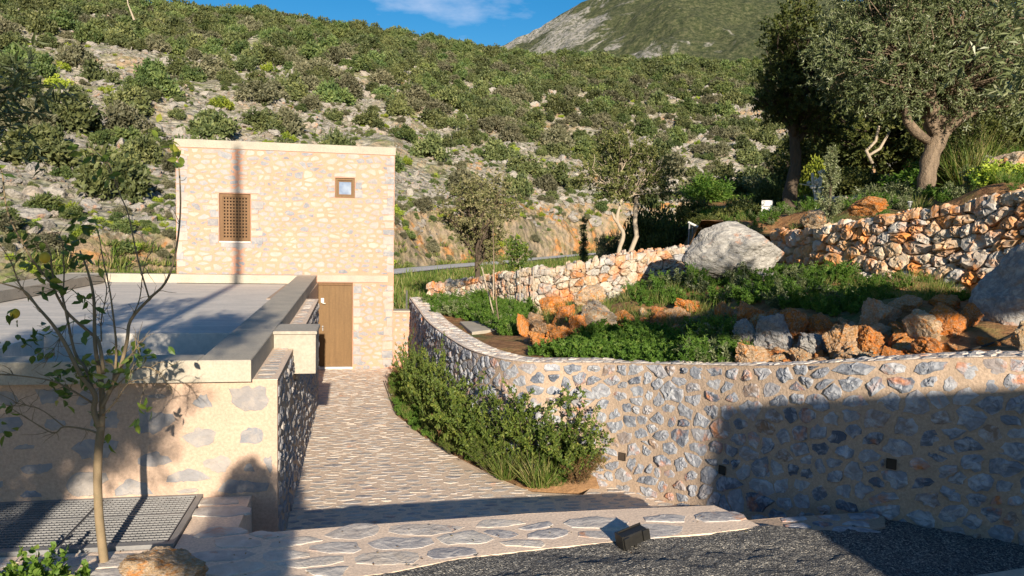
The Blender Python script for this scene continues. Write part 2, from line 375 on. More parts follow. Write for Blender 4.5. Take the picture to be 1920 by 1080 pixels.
def outlines(polys, rg, gap=(.01, .03), shrink=(.85, 1.), N=14, rough=.06, minr=.025, smo=.82):
    res = []; an = np.linspace(0, 2*np.pi, N, endpoint=False)
    for poly in polys:
        P = np.array(poly); n = len(P); Q = np.roll(P, -1, 0)
        A = (P[:, 0]*Q[:, 1]-Q[:, 0]*P[:, 1]); ar = A.sum()/2
        if abs(ar) < 1e-4: continue
        c = ((P+Q)*A[:, None]).sum(0)/(6*ar)
        e = Q-P; nn = np.c_[e[:, 1], -e[:, 0]]; nn /= np.linalg.norm(nn, axis=1)[:, None]+1e-9
        d = (nn*(P-c)).sum(1)
        if d.min() < 0: nn = -nn; d = (nn*(P-c)).sum(1)
        g = rg.uniform(*gap); d2 = np.maximum(d-g, .012)*rg.uniform(*shrink)
        a = an+rg.uniform(0, .4); D = np.c_[np.cos(a), np.sin(a)]
        den = D@nn.T; r = np.where(den > 1e-3, d2[None, :]/np.maximum(den, 1e-3), 9).min(1)
        r = r*smo+(np.roll(r, 1)+np.roll(r, -1))*(1-smo)/2
        r = r*(1+rg.uniform(-rough, rough, N) if isinstance(rg, np.random.Generator) else 1)
        if r.mean() < minr: continue
        res.append((c, D*r[:, None]))
    return res
def relief(outl, rg, hh=(.01, .03), prof=((1.0, -.3), (.93, .62), (.62, .95), (.3, 1.0)), facet=.25, sink=.012, tilt=.25, wave=0.):
    """returns UVH (n,3), faces tri+quad, rnd"""
    V = []; Q = []; T = []; A = []; n0 = 0
    for c, o in outl:
        N = len(o); h = rg.uniform(*hh); tl = rg.normal(0, tilt, 2); sz = np.abs(o).max(); col = rg.random()
        for k, (f, g) in enumerate(prof):
            ff = f*(1+rg.uniform(-.04, .04, N)) if k else np.ones(N)
            p = o*ff[:, None]; z = h*g*(1+(rg.uniform(-facet, facet, N) if k else 0))+(p@tl)/sz*h*max(g, 0)
            if k == 0: z = np.full(N, -sink)
            V.append(np.c_[c+p, z])
        V.append(np.array([[c[0], c[1], h*prof[-1][1]]]))
        m = len(prof); i = np.arange(N); j = (i+1) % N
        for k in range(m-1): Q.append(np.stack([n0+k*N+i, n0+k*N+j, n0+(k+1)*N+j, n0+(k+1)*N+i], 1))
        T.append(np.stack([n0+(m-1)*N+i, n0+(m-1)*N+j, np.full(N, n0+m*N)], 1))
        A.append(np.full(m*N+1, col)); n0 += m*N+1
    return np.vstack(V), np.vstack(Q), np.vstack(T), np.concatenate(A)
def stones_on(mb_list, W, H, cw, ch, seed, mapf, name='s', gap=(.01, .03), shrink=(.85, 1.), hh=(.01, .03), holes=(), keep=None, drop=.08, jit=.36, N=14, prof=None, facet=.25, rough=.06, sink=.012, tilt=.25, smo=.82):
    rg = np.random.default_rng(seed)
    pl = cells(W, H, cw, ch, seed, jit, drop, holes, keep)
    ol = outlines(pl, rg, gap, shrink, N, rough, smo=smo)
    kw = {} if prof is None else {'prof': prof}
    V, Q, T, A = relief(ol, rg, hh, facet=facet, sink=sink, tilt=tilt, **kw)
    mb_list.append((mapf(V), Q, T, A))
def mesh_parts(name, mortar, stones, mats, parent=None, smooth=False):
    """mortar = MB (material 0), stones = list of (V,Q,T,A) (material 1)"""
    V = []; FQ = []; FT = []; A = []; n = 0; other = []; mi = {}
    if mortar is not None:
        V.append(np.vstack(mortar.V)); A.append(np.concatenate(mortar.A)); n = mortar.n
    groups = []
    if mortar is not None:
        for k, v in sorted(mortar.F.items()): groups.append((np.vstack(v), 0))
    for (v, q, t_, a) in stones:
        V.append(v); A.append(a); groups.append((q+n, 1)); n0_ = n; n += len(v)
        if len(t_): groups.append((t_+n0_, 1))
    if mortar is None: groups = [(g, 1) for g, k in groups]
    me = mesh_np(name, np.vstack(V), [g for g, _ in groups], mats, np.concatenate([np.full(len(g), k) for g, k in groups]), smooth, np.concatenate(A))
    return link(name, me, parent)

# ------------------------------------------------------------------ terrain
def az_of_px(x): v = ray(x, 430); return math.degrees(math.atan2(v[0], v[1]))
def tan_el(x, y): v = ray(x, y); return v[2]/math.hypot(v[0], v[1])
_rp = [(-400, -60), (-150, -40), (0, -32), (150, -15), (280, 3), (400, 12), (500, 14), (560, 31), (640, 38), (700, 46), (800, 60), (870, 76), (950, 90), (1050, 98), (1150, 104), (1250, 104), (1400, 114), (1500, 118), (1700, 125), (1920, 135), (2300, 150)]
R_AZ = np.array([az_of_px(x) for x, y in _rp]); R_EL = np.array([tan_el(x, y) for x, y in _rp])-.012
def rc_of(az): return np.interp(az, [-60, -22, -8, 2, 10, 17.5, 30, 45, 80], [44, 44, 50, 58, 70, 84, 98, 112, 125])
def zroad(az): return np.interp(az, [-30, 2, 10, 17.5, 30, 50], [-3.1, -3.05, -2.8, -2.2, -1.0, .5])
def zcut(az): return np.interp(az, [-60, -22, -10, 0, 5, 11, 20, 30, 45], [-.6, -.6, -.4, .6, 1.6, 2.6, 3.4, 4.6, 6])
RR = 185.
def H_far(az, r, detail=True):
    """az in degrees, r metres (numpy), height relative to the eye"""
    az = np.asarray(az, float); r = np.asarray(r, float); a = np.radians(az); X = r*np.sin(a); Y = r*np.cos(a)
    rc = rc_of(az); zr = zroad(az); zc = zcut(az); ztop = np.interp(az, R_AZ, R_EL)*RR
    P = p3(X, Y)
    w = fbm(P, .12, 4, 3)
    cutw = 3.4+2.6*np.maximum(-.6, fbm(P, .14, 3, 9))
    t = np.clip((r-rc-cutw)/(RR-rc-cutw), 0, 1)
    hill = zc+(ztop-zc)*(t*.9+.1*t*t)+(fbm(P, .035, 4, 5)*6*np.sin(np.pi*np.clip(t, 0, 1)))+fbm(P, .35, 4, 7)*.8*np.clip(t*8, 0, 1)
    fl = -3.35+(zr+3.35)*np.clip((r-28)/(rc-12-28), 0, 1)
    fl = fl+np.where(r < rc-9, w*.25, 0)
    cf = np.clip((r-(rc-.4))/(cutw+.4), 0, 1)
    z = np.where(r < rc-.4, fl, np.where(r < rc+cutw, zr+(zc-zr)*cf**.8+fbm(p3(X, Y, 0)*1., .35, 5, 11)*1.6*np.sin(np.pi*cf), hill))
    over = np.clip((r-RR)/260, 0, 1); z = np.where(r > RR, ztop*(1-over)-12*over, z)
    flat = np.clip((r-21)/6, 0, 1); z = np.where(r < 27, -4.3*(1-flat)+z*flat, z)
    back = np.clip((np.abs(az)-75)/25, 0, 1)
    return z*(1-back)+(-4.3)*back
az = np.concatenate([np.arange(-180, -32, 3.0), np.arange(-32, 56, .22), np.arange(56, 180.1, 3.0)])
rr = np.concatenate([[0.1, 8, 16], np.arange(20, 44, 2.0), np.arange(44, 130, .8), np.arange(130, 192, 1.5), np.arange(194, 460, 12), [600, 1000, 2000, 4500, 9000]])
uu = np.concatenate([np.linspace(0, 1, 36)*-1-5, np.arange(-1.5, 6.0, .22)+100, np.linspace(0, 1, 90)+200, [301, 305, 310, 320, 340, 370, 410, 460, 600, 1000, 2000, 4500, 9000]])
AZ, UU = np.meshgrid(az, uu, indexing='ij'); RC = rc_of(AZ)
RD = np.where(UU < 0, (-UU-5)*(RC-1.7), np.where(UU < 150, RC+UU-100, np.where(UU < 250, RC+6+(UU-200)*(RR+4-RC-6), RR+4+(UU-300)*1.2)))
rr = uu; az = az
Z = H_far(AZ, RD)
V = np.stack([RD*np.sin(np.radians(AZ)), RD*np.cos(np.radians(AZ)), Z+EZ], -1).reshape(-1, 3)
m, t, b = newmat('hillside_ground')
n1 = noise(t, .22, 7, .62); n2 = noise(t, .9, 7, .65, dist=.5); n3 = noise(t, .5, 5, .6)
rock = ramp(t, n2, [(.3, (.18, .165, .12)), (.45, (.34, .31, .25)), (.6, (.50, .47, .40))])
grs = ramp(t, n3, [(.35, (.11, .15, .035)), (.55, (.19, .21, .06)), (.7, (.27, .22, .10))])
col = mix(t, ramp(t, n1, [(.34, 0), (.50, 1)]), grs, rock)
v1 = nd(t, 'ShaderNodeTexVoronoi', Scale=1.4); c_ = nd(t, 'ShaderNodeTexCoord'); t.links.new(c_.outputs['Object'], v1.inputs['Vector'])
col = mix(t, ramp(t, v1.outputs['Distance'], [(.3, 0), (.6, .5)]), col, (.17, .17, .10))
# steep faces (the road cutting) show raw rust-coloured rock
ge = nd(t, 'ShaderNodeNewGeometry'); sx = nd(t, 'ShaderNodeSeparateXYZ'); t.links.new(ge.outputs['True Normal'], sx.inputs[0])
cutc = ramp(t, noise(t, .22, 7, .68, dist=.8), [(.34, (.20, .17, .13)), (.46, (.33, .26, .18)), (.53, (.38, .27, .17)), (.58, (.46, .21, .07)), (.70, (.50, .26, .10))])
cutc = mix(t, ramp(t, noise(t, 1.2, 5, .7), [(.46, 0), (.6, .8)]), cutc, (.16, .15, .07))
col = mix(t, ramp(t, sx.outputs['Z'], [(.68, 1), (.86, 0)]), col, cutc)
sz = nd(t, 'ShaderNodeSeparateXYZ'); t.links.new(c_.outputs['Object'], sz.inputs[0])
low = ramp(t, sz.outputs['Z'], [(.0, 1), (1.0, 0)])
flatg = ramp(t, noise(t, .35, 6, .6), [(.40, (.13, .20, .035)), (.52, (.22, .26, .06)), (.60, (.42, .30, .17)), (.75, (.46, .34, .22))])
fm = nd(t, 'ShaderNodeMath', operation='MULTIPLY'); t.links.new(low, fm.inputs[0]); t.links.new(ramp(t, sx.outputs['Z'], [(.8, 0), (.93, 1)]), fm.inputs[1])
col = mix(t, fm.outputs[0], col, flatg)
t.links.new(col, b.inputs['Base Color'])
pb = bump(t, b, noise(t, 3, 8, .7), 1., .25); bump(t, b, v1.outputs['Distance'], .8, .4, pb)
MT['hill'] = m
ground = link('ground', mesh_np('ground', V, [grid_faces(len(az), len(rr))], [MT['hill']], smooth=False)); tag(ground, kind='structure')

# road along the foot of the cutting
def ribbon(azs, off, wid, dz, n):
    V = []
    for a in azs:
        rc = float(rc_of(a)); rn = rc-off
        for k in range(n):
            r = rn+wid*k/(n-1); z = float(zroad(a))+dz+.05*(1 if 0 < k < n-1 else 0)
            V.append((r*math.sin(math.radians(a)), r*math.cos(math.radians(a)), z+EZ))
    return V, grid_faces(len(azs), n)
azs = np.arange(-32, 34, .5)
V, F_ = ribbon(azs, 8.4, 6.2, .06, 4)
road = link('road', mesh_np('road', V, [F_], [MT['asphalt']])); tag(road, kind='structure')
V, F_ = ribbon(azs, 8.1, .15, .13, 2)
rl = link('road_edge_line', mesh_np('road_edge_line', V, [F_], [MT['white']])); tag(rl, kind='structure')

# mountain behind
_mp = [(500, 190), (800, 140), (930, 88), (1000, 52), (1060, 14), (1110, -10), (1180, -48), (1250, -70), (1330, -62), (1420, -35), (1500, -15), (1650, 30), (1850, 70), (2300, 160)]
m_az = np.array([az_of_px(x) for x, y in _mp]); m_el = np.array([tan_el(x, y) for x, y in _mp])
az = np.arange(-12, 62, .12); tt = np.linspace(0, 1, 90)
AZ, TT = np.meshgrid(az, tt, indexing='ij'); r0, r1 = 620., 1500.
top = np.interp(AZ, m_az, m_el)*r1; RD = r0+(r1-r0)*TT
P = p3(RD*np.sin(np.radians(AZ)), RD*np.cos(np.radians(AZ)))
Z = -10+(top+10)*TT**1.15+fbm(P, .006, 5, 21)*60*np.sin(np.pi*TT)**.7*np.clip(top/300, .2, 1)+fbm(P, .05, 4, 25)*5
V = np.stack([P[..., 0], P[..., 1], Z+EZ], -1).reshape(-1, 3)
m, t, b = newmat('mountain_scrub')
nA = noise(t, .0045, 8, .6); nB = noise(t, .16, 6, .8); nC = noise(t, .012, 8, .65, dist=1.0, stretch=(1, 1, .5))
scrub = ramp(t, nB, [(.40, (.030, .045, .018)), (.50, (.07, .085, .035)), (.62, (.15, .15, .08))])
rockm = ramp(t, nB, [(.42, (.10, .12, .07)), (.5, (.36, .34, .31)), (.66, (.50, .48, .45))])
# the bare rock is on the left flank, in streaks elsewhere
cx = nd(t, 'ShaderNodeTexCoord'); sp = nd(t, 'ShaderNodeSeparateXYZ'); t.links.new(cx.outputs['Object'], sp.inputs[0])
mrx = nd(t, 'ShaderNodeMapRange'); t.links.new(sp.outputs['X'], mrx.inputs[0]); mrx.inputs[1].default_value = 330; mrx.inputs[2].default_value = 520; mrx.inputs[3].default_value = .24; mrx.inputs[4].default_value = 0
sm = nd(t, 'ShaderNodeMath', operation='ADD'); t.links.new(nC, sm.inputs[0]); t.links.new(mrx.outputs[0], sm.inputs[1])
t.links.new(mix(t, ramp(t, sm.outputs[0], [(.66, 0), (.73, .9)]), scrub, rockm), b.inputs['Base Color'])
bump(t, b, nB, 1.0, 5.0); MT['mountain'] = m
mo = link('mountain', mesh_np('mountain', V, [grid_faces(len(az), len(tt))], [MT['mountain']])); tag(mo, kind='structure')

# ------------------------------------------------------------------ paved ground pieces
def zpath(y): return -3.3-(y-8.4)*.0345
def mapxy(x0, y0, zf):
    def f(V):
        X = x0+V[:, 0]; Y = y0+V[:, 1]; return np.c_[X, Y, zf(X, Y)+V[:, 2]+EZ]
    return f
def inpoly(x, y, poly):
    c = False; n = len(poly); j = n-1
    for i in range(n):
        xi, yi = poly[i]; xj, yj = poly[j]
        if (yi > y) != (yj > y) and x < (xj-xi)*(y-yi)/(yj-yi)+xi: c = not c
        j = i
    return c
# curved garden wall: centre line of its face, top height along it
CW = [(1.24, 21.2, -1.9), (1.27, 18.5, -1.9), (1.31, 15.5, -1.9), (1.52, 12.3, -1.85), (1.74, 10.95, -1.81), (2.15, 10.15, -1.78), (3.08, 9.62, -1.71), (3.75, 8.72, -1.58), (4.3, 7.7, -1.42), (4.9, 6.68, -1.2), (5.8, 5.85, -1.03), (6.9, 5.0, -.98), (8.4, 4.2, -.95)]
def catmull(P, n):
    P = np.array(P, float); P = np.vstack([2*P[0]-P[1], P, 2*P[-1]-P[-2]]); out = []
    for i in range(1, len(P)-2):
        p0, p1, p2, p3_ = P[i-1], P[i], P[i+1], P[i+2]
        for k in range(n):
            t_ = k/n; out.append(.5*((2*p1)+(p2-p0)*t_+(2*p0-5*p1+4*p2-p3_)*t_*t_+(3*p1-p0-3*p2+p3_)*t_**3))
    out.append(P[-2]); return np.array(out)
CWc = catmull(CW, 12); _s = np.concatenate([[0], np.cumsum(np.linalg.norm(np.diff(CWc[:, :2], axis=0), axis=1))]); CWL = _s[-1]
_tg = np.gradient(CWc[:, :2], axis=0); _tg /= np.linalg.norm(_tg, axis=1)[:, None]
_nm = np.c_[-_tg[:, 1], _tg[:, 0]]*-1      # to the path side (left of travel reversed below)
if (_nm[0] @ np.array([-1, 0])) < 0: _nm = -_nm
def cw_at(s): return np.stack([np.interp(s, _s, CWc[:, 0]), np.interp(s, _s, CWc[:, 1]), np.interp(s, _s, CWc[:, 2])], -1), np.stack([np.interp(s, _s, _nm[:, 0]), np.interp(s, _s, _nm[:, 1])], -1)
GZ = -2.6
def paved(name, poly, zf, cw, ch, seed, mats, hh=(.006, .016), gap=(.012, .03), shrink=(.85, 1.), step=.25, drop=.05, thick=.35, wave=.006, N=14):
    P = np.array(poly); x0, y0 = P.min(0); x1, y1 = P.max(0)
    mb = MB()
    # body: top fan + skirt
    from mathutils.geometry import delaunay_2d_cdt
    xs = np.arange(x0, x1, step); ys = np.arange(y0, y1, step)
    pts = [(x, y) for x in xs for y in ys if inpoly(x, y, poly)]
    n = len(poly); co = [Vector(p) for p in poly]+[Vector(p) for p in pts]
    r = delaunay_2d_cdt(co, [], [list(range(n))], 1, 1e-4)
    vv = np.array([list(v) for v in r[0]]); z = zf(vv[:, 0], vv[:, 1])+fbm(p3(vv[:, 0], vv[:, 1]), 3, 3, seed)*wave
    fs = [f for f in r[2] if len(f) == 3]
    mb.add(np.c_[vv, z+EZ], [np.array(fs)])
    zz = zf(P[:, 0], P[:, 1]); k = len(P)
    A_ = np.c_[P, zz+EZ]; B_ = np.c_[P, zz+EZ-thick]; i = np.arange(k); j = (i+1) % k
    mb.add(np.vstack([A_, B_]), [np.stack([i+k, j+k, j, i], 1)])
    st = []
    def mf(V):
        X = x0+V[:, 0]; Y = y0+V[:, 1]
        return np.c_[X, Y, zf(X, Y)+V[:, 2]+fbm(p3(X, Y), 3, 3, seed)*wave+EZ]
    def kp(u, v):
        return inpoly(x0+u, y0+v, poly) and all(inpoly(x0+u+a, y0+v+b_, poly) for a, b_ in ((cw*.26, 0), (-cw*.26, 0), (0, ch*.33), (0, -ch*.33)))
    stones_on(st, x1-x0, y1-y0, cw, ch, seed, mf, gap=gap, shrink=shrink, hh=hh, keep=kp, drop=drop, prof=((1.0, -.3), (.95, .7), (.7, 1.0), (.35, 1.0)), facet=.12, N=N, tilt=.1, smo=.93, rough=.1, jit=.46)
    o = mesh_parts(name, mb, st, mats, smooth=False); return o
pathr = [(.80, 20.6), (.55, 18), (.60, 14.5), (1.03, 12.4), (1.42, 11.15), (1.85, 10.0), (2.14, 9.42), (2.75, 9.22)]
sp_ = [tuple(cw_at(s)[0][:2]+cw_at(s)[1]*-.05) for s in np.linspace(CWL*.57, CWL*.80, 7)]
wall_s = [s for s in np.linspace(0, CWL, 200) if cw_at(s)[0][0] > 2.95 and cw_at(s)[0][1] > 6.9]
wpts = [tuple(cw_at(s)[0][:2]) for s in wall_s[::6]]
path_poly = [(-1.3, 6.5), (4.4, 6.5)]+[(x+.1, y+.1) for x, y in wpts[::-1]]+pathr[::-1]+[(-1.3, 20.6)]
# make it counter-clockwise and simple
o = paved('stone_path', path_poly, lambda X, Y: zpath(Y), .30, .115, 11, [MT['mortar_path'], MT['stone_pave']], hh=(.002, .008), gap=(.010, .03), shrink=(.7, 1.), drop=.06, N=12)
tag(o, kind='structure')
strip = [(-3.6, 5.35), (-.55, 5.62), (.2, 5.72), (.75, 5.9), (1.5, 6.0), (2.3, 6.08), (3.0, 6.12), (3.52, 6.2), (3.45, 6.45), (3.33, 6.76), (2.4, 6.78), (1.5, 6.78), (.1, 6.7), (-1.04, 6.62), (-1.04, 7.60), (-1.47, 7.60), (-1.47, 6.40), (-3.6, 6.40)]
o = paved('stone_landing', strip, lambda X, Y: 0*X+GZ, .50, .25, 12, [MT['mortar_path'], MT['stone_pave']], hh=(.004, .011), gap=(.008, .024), shrink=(.82, 1.04), drop=.08, thick=1.3, N=16)
tag(o, kind='structure')
led = [(3.53, 6.18), (4.2, 6.10), (4.8, 6.24), (4.98, 6.5), (4.7, 6.62), (3.9, 6.6), (3.42, 6.56), (3.47, 6.40)]
o = paved('stone_ledge', led, lambda X, Y: 0*X+GZ-.09, .3, .16, 13, [MT['mortar'], MT['stone_blue']], thick=1.0)
tag(o, kind='structure')
# gravel
xs = np.arange(-9, 12, .06); ys = np.concatenate([np.arange(-12, 2.5, .5), np.arange(2.5, 7.0, .045)])
X, Y = np.meshgrid(xs, ys, indexing='ij')
fy = np.interp(xs, [-9, -3.6, -.55, .2, .75, 1.5, 2.3, 3.0, 3.6, 4.3, 5.0, 6, 12], [5.3, 5.42, 5.7, 5.8, 5.97, 6.08, 6.15, 6.2, 6.22, 6.15, 6.7, 7, 7.2])[:, None]
Yc = np.minimum(Y, fy)
Z = GZ-.002+fbm(p3(X, Yc*1.5), 1.1, 3, 31)*.05*np.clip((fy-Yc)*3, .15, 1)+fbm(p3(X, Yc*1.6), 4.5, 3, 32)*.028*np.clip((fy-Yc)*3, .4, 1)+fbm(p3(X, Yc), 28, 2, 33)*.009-np.clip((X-3.6), 0, 1.5)*.09
V = np.stack([X, Yc, Z+EZ], -1).reshape(-1, 3)
o = link('gravel_yard', mesh_np('gravel_yard', V, [grid_faces(len(xs), len(ys))], [MT['gravel']])); tag(o, kind='structure')
mb = MB(); mb.prism([(2.75, 4.55), (5.4, 4.75), (5.4, 4.45), (2.75, 4.2)], GZ-.3+EZ, GZ+.03+EZ, .5, .01)

# ------------------------------------------------------------------ curved garden retaining wall
def build_curved():
    th = .42; n = 260; nv = 14
    s = np.linspace(0, CWL, n); P, N_ = cw_at(s)
    mb = MB(); zb = -4.0
    V = []
    for k in range(nv):
        f = k/(nv-1); z = zb+(P[:, 2]-zb)*f
        wob = fbm(np.c_[s*1.6, z*1.6, 0*s], 1.5, 4, 41)*.012
        V.append(np.c_[P[:, :2]+N_*wob[:, None], z+EZ])
    V.append(np.c_[P[:, :2]-N_*th, P[:, 2]+EZ+.0]); V.append(np.c_[P[:, :2]-N_*th, np.full(n, zb)+EZ])
    V = np.stack(V, 1).reshape(-1, 3); G_ = grid_faces(n, nv+2)
    mb.add(V, [G_[:, ::-1]])
    e = (n-1)*(nv+2); mb.add(V[[0, nv-1, nv, nv+1]], [[(0, 1, 2, 3)]]); mb.add(V[[e, e+nv-1, e+nv, e+nv+1]], [[(3, 2, 1, 0)]])
    st = []
    def mf(W):
        q, nn = cw_at(W[:, 0]); Hh = 2.35
        z = q[:, 2]-.005-(Hh-W[:, 1])
        return np.c_[q[:, :2]+nn*W[:, 2:3], z+EZ]
    holes = []
    for (sx_, y_) in ((1165, 855), (1355, 880), (1670, 868)):
        d = ray(sx_, y_); best = min(range(n), key=lambda i: abs(P[i, 0]*d[1]-P[i, 1]*d[0])/math.hypot(P[i, 0], P[i, 1])*(1 if P[i, 1] > 0 else 9))
        z = P[best, 1]/d[1]*d[2]; v = z-P[best, 2]+2.35; u = s[best]; holes.append((u-.05, v-.06, u+.05, v+.05))
    stones_on(st, CWL, 2.35, .21, .16, 51, mf, gap=(.004, .017), shrink=(.72, 1.08), hh=(.006, .026), holes=holes, drop=.14, N=12, facet=.45, rough=.2, tilt=.7, jit=.49, smo=.95)
    # stones laid along the top
    def mt_(W):
        q, nn = cw_at(W[:, 0]); return np.c_[q[:, :2]-nn*W[:, 1:2], q[:, 2]+W[:, 2]+EZ]
    ct = []; stones_on(ct, CWL, th, .13, .22, 52, mt_, gap=(.006, .014), shrink=(.9, 1.), hh=(.006, .018), N=10)
    # weep holes: shallow boxes, dark brown colour in place of their depth
    w = mesh_parts('curved_garden_wall', mb, st, [MT['mortar'], MT['stone_blue']])
    cm = MB(); cm.add(np.stack([np.c_[P[:, :2]+N_*.012, P[:, 2]+EZ+.002], np.c_[P[:, :2]-N_*(th+.004), P[:, 2]+EZ+.002]], 1).reshape(-1, 3), [grid_faces(n, 2)[:, ::-1]]); mesh_parts('coping', cm, ct, [MT['mortar_path'], MT['stone_pave']], w)
    tag(w, 'curved mortared blue-grey stone retaining wall with weep holes, along the path', 'retaining wall')
    for (u0, v0, u1, v1) in holes:
        q, nn = cw_at(np.array([(u0+u1)/2])); q = q[0]; nn = nn[0]; tg = np.array([-nn[1], nn[0]])
        zc = q[2]-(2.35-(v0+v1)/2)+EZ; hb = MB(); hw, hz = .045, .05
        for sgn, in ((1,), (-1,)):
            pass
        f = lambda a, z_, d_: (q[0]+tg[0]*a+nn[0]*d_, q[1]+tg[1]*a+nn[1]*d_, zc+z_)
        fr = [f(-hw, -hz, .03), f(hw, -hz, .03), f(hw, hz, .03), f(-hw, hz, .03)]; bk = [f(-hw, -hz, .016), f(hw, -hz, .016), f(hw, hz, .016), f(-hw, hz, .016)]
        hb.add(fr+bk, [[(4, 5, 6, 7)], [(0, 1, 5, 4), (1, 2, 6, 5), (2, 3, 7, 6), (3, 0, 4, 7)]])
        hb.build('weep_hole', MT['weep'], w)
build_curved()

# ------------------------------------------------------------------ house with the plank door
FY = 20.4; FX0, FX1, FT, FB = -4.56, .77, 2.05, -3.75
house = thing('stone_house', 'two-storey pale stone house with a lattice window and a plank door', 'house', (-2, FY, FB+EZ))
def hbuild(mb, name, mat, parent=None, smooth=False, mats=None):
    p = parent or house; o = mb.build(name, mat, p, smooth); w = np.zeros(3); q = p
    while q is not None: w += np.array(q.location); q = q.parent
    o.data.transform(Matrix.Translation(Vector(-w))); return o
def reloc(o, p):
    w = np.zeros(3); q = p
    while q is not None: w += np.array(q.location); q = q.parent
    o.parent = p; o.data.transform(Matrix.Translation(Vector(-w))); return o
W1 = (-3.55, -.46, -2.80, .75); W2 = (-.73, .72, -.24, 1.23); DR = (-1.32, -3.72, -.27, -1.46)
def wall_panels(mb, x0, x1, z0, z1, y0, y1, holes):
    xs = sorted({x0, x1, *[h[0] for h in holes], *[h[2] for h in holes]}); zs = sorted({z0, z1, *[h[1] for h in holes], *[h[3] for h in holes]})
    def inh(i, j):
        if i < 0 or j < 0 or i >= len(xs)-1 or j >= len(zs)-1: return True
        cx_, cz_ = (xs[i]+xs[i+1])/2, (zs[j]+zs[j+1])/2
        return any(h[0] < cx_ < h[2] and h[1] < cz_ < h[3] for h in holes)
    for i in range(len(xs)-1):
        for j in range(len(zs)-1):
            if inh(i, j): continue
            a, b_, c, d = xs[i], xs[i+1], zs[j]+EZ, zs[j+1]+EZ
            mb.add([(a, y0, c), (b_, y0, c), (b_, y0, d), (a, y0, d), (a, y1, c), (b_, y1, c), (b_, y1, d), (a, y1, d)],
                   [[f for f, ok in (((0, 1, 2, 3), True), ((5, 4, 7, 6), True), ((4, 0, 3, 7), inh(i-1, j)), ((1, 5, 6, 2), inh(i+1, j)), ((4, 5, 1, 0), inh(i, j-1)), ((3, 2, 6, 7), inh(i, j+1))) if ok]])
mb = MB(); wall_panels(mb, FX0, FX1, FB, FT-.2, FY, FY+.45, [W1, W2, DR])
mb.box((FX0, FY+.451, FB+EZ), (FX0+.45, FY+7, FT-.2+EZ)); mb.box((FX1-.45, FY+.451, FB+EZ), (FX1, FY+7, FT-.2+EZ)); mb.box((FX0+.451, FY+6.55, FB+EZ), (FX1-.451, FY+7, FT-.2+EZ))
st = []
def mfac(W): return np.c_[FX0+W[:, 0], FY-W[:, 2], FB+W[:, 1]+EZ]
hl = [(a-FX0-.05, b_-FB-.05, c-FX0+.03, d-FB+.05) for a, b_, c, d in (W1, W2, DR)]+[(3.3, -1.46-FB, 5.4, -1.24-FB)]
stones_on(st, FX1-FX0, FT-.2-FB, .235, .128, 61, mfac, gap=(.007, .020), shrink=(.62, 1.0), hh=(.002, .012), holes=hl, drop=.10, N=18, rough=.07, jit=.40, smo=.97, prof=((1.0, -.3), (.96, .8), (.7, 1.0), (.35, 1.0)), sink=.004)
def mside(W): return np.c_[FX1+W[:, 2], FY+W[:, 0], FB+W[:, 1]+EZ]
stones_on(st, 7, FT-.2-FB, .26, .16, 62, mside, gap=(.012, .03), hh=(.004, .012), N=10)
def mside2(W): return np.c_[FX0-W[:, 2], FY+W[:, 0], FB+W[:, 1]+EZ]
stones_on(st, 7, FT-.2-FB, .26, .16, 63, mside2, gap=(.012, .03), hh=(.004, .012), N=10)
wall_mb, wall_st = mb, st
rq = random.Random(5)
def quoin(x0, x1, z0, z1):
    mb.prism([(x0, -.5), (x1, -.5), (x1, .5), (x0, .5)], 0, 1)
def blocks(xa, flip, z0, z1, hmin=.13, hmax=.26, w=(.16, .3)):
    z = z0
    B = []
    while z < z1-.08:
        h = min(rq.uniform(hmin, hmax), z1-z); ww = rq.uniform(*w); a, b_ = (xa, xa+ww) if not flip else (xa-ww, xa); B.append((a, b_, z, z+h-.022)); z += h
    return B
B = blocks(FX1-.004, True, -3.65, -1.5)+blocks(FX1-.004, True, -1.2, FT-.25)+blocks(FX0+.004, False, -1.1, FT-.25)+blocks(W1[2]+.01, False, W1[1]-.05, W1[3])+blocks(W1[0]-.01, True, W1[1]-.05, W1[3])+blocks(W2[2]+.01, False, W2[1], W2[3], w=(.12, .2))+blocks(W2[0]-.01, True, W2[1], W2[3], w=(.1, .2))+blocks(DR[2]+.01, False, -3.6, -1.5, w=(.14, .24))
B += [(W1[0]-.12, W1[2]+.25, W1[3]+.015, W1[3]+.12), (W1[0]+.02, W1[2]+.1, W1[1]-.15, W1[1]-.02), (W2[0]-.03, W2[2]+.04, W2[3]+.015, W2[3]+.13)]
for a, b_, c, d in B:
    y = FY-rq.uniform(.008, .016); bv = .012
    j4 = np.array([[rq.uniform(-.012, .012), 0, rq.uniform(-.008, .008)] for _ in range(4)]); cr_ = rq.random()
    V8 = np.array([(a, FY+.01, c+EZ), (b_, FY+.01, c+EZ), (b_, FY+.01, d+EZ), (a, FY+.01, d+EZ), (a+bv, y, c+bv+EZ), (b_-bv, y, c+bv+EZ), (b_-bv, y, d-bv+EZ), (a+bv, y, d-bv+EZ)])+np.vstack([j4, j4])
    wall_st.append((V8, np.array([(4, 5, 6, 7), (0, 1, 5, 4), (1, 2, 6, 5), (2, 3, 7, 6), (3, 0, 4, 7)]), np.array([(4, 5, 6)])[:0], np.full(8, cr_)))
wl = mesh_parts('wall', wall_mb, wall_st, [MT['mortar_facade'], MT['stone_pale']]); reloc(wl, house)
mb = MB(); mb.box((FX0-.02, FY-.025, FT-.2+EZ+.001), (FX1+.02, FY+.5, FT+EZ), bev=.01); mb.box((FX0-.02, FY+.501, FT-.2+EZ+.001), (FX0+.45, FY+7, FT+EZ)); mb.box((FX1-.45, FY+.501, FT-.2+EZ+.001), (FX1+.02, FY+7, FT+EZ))
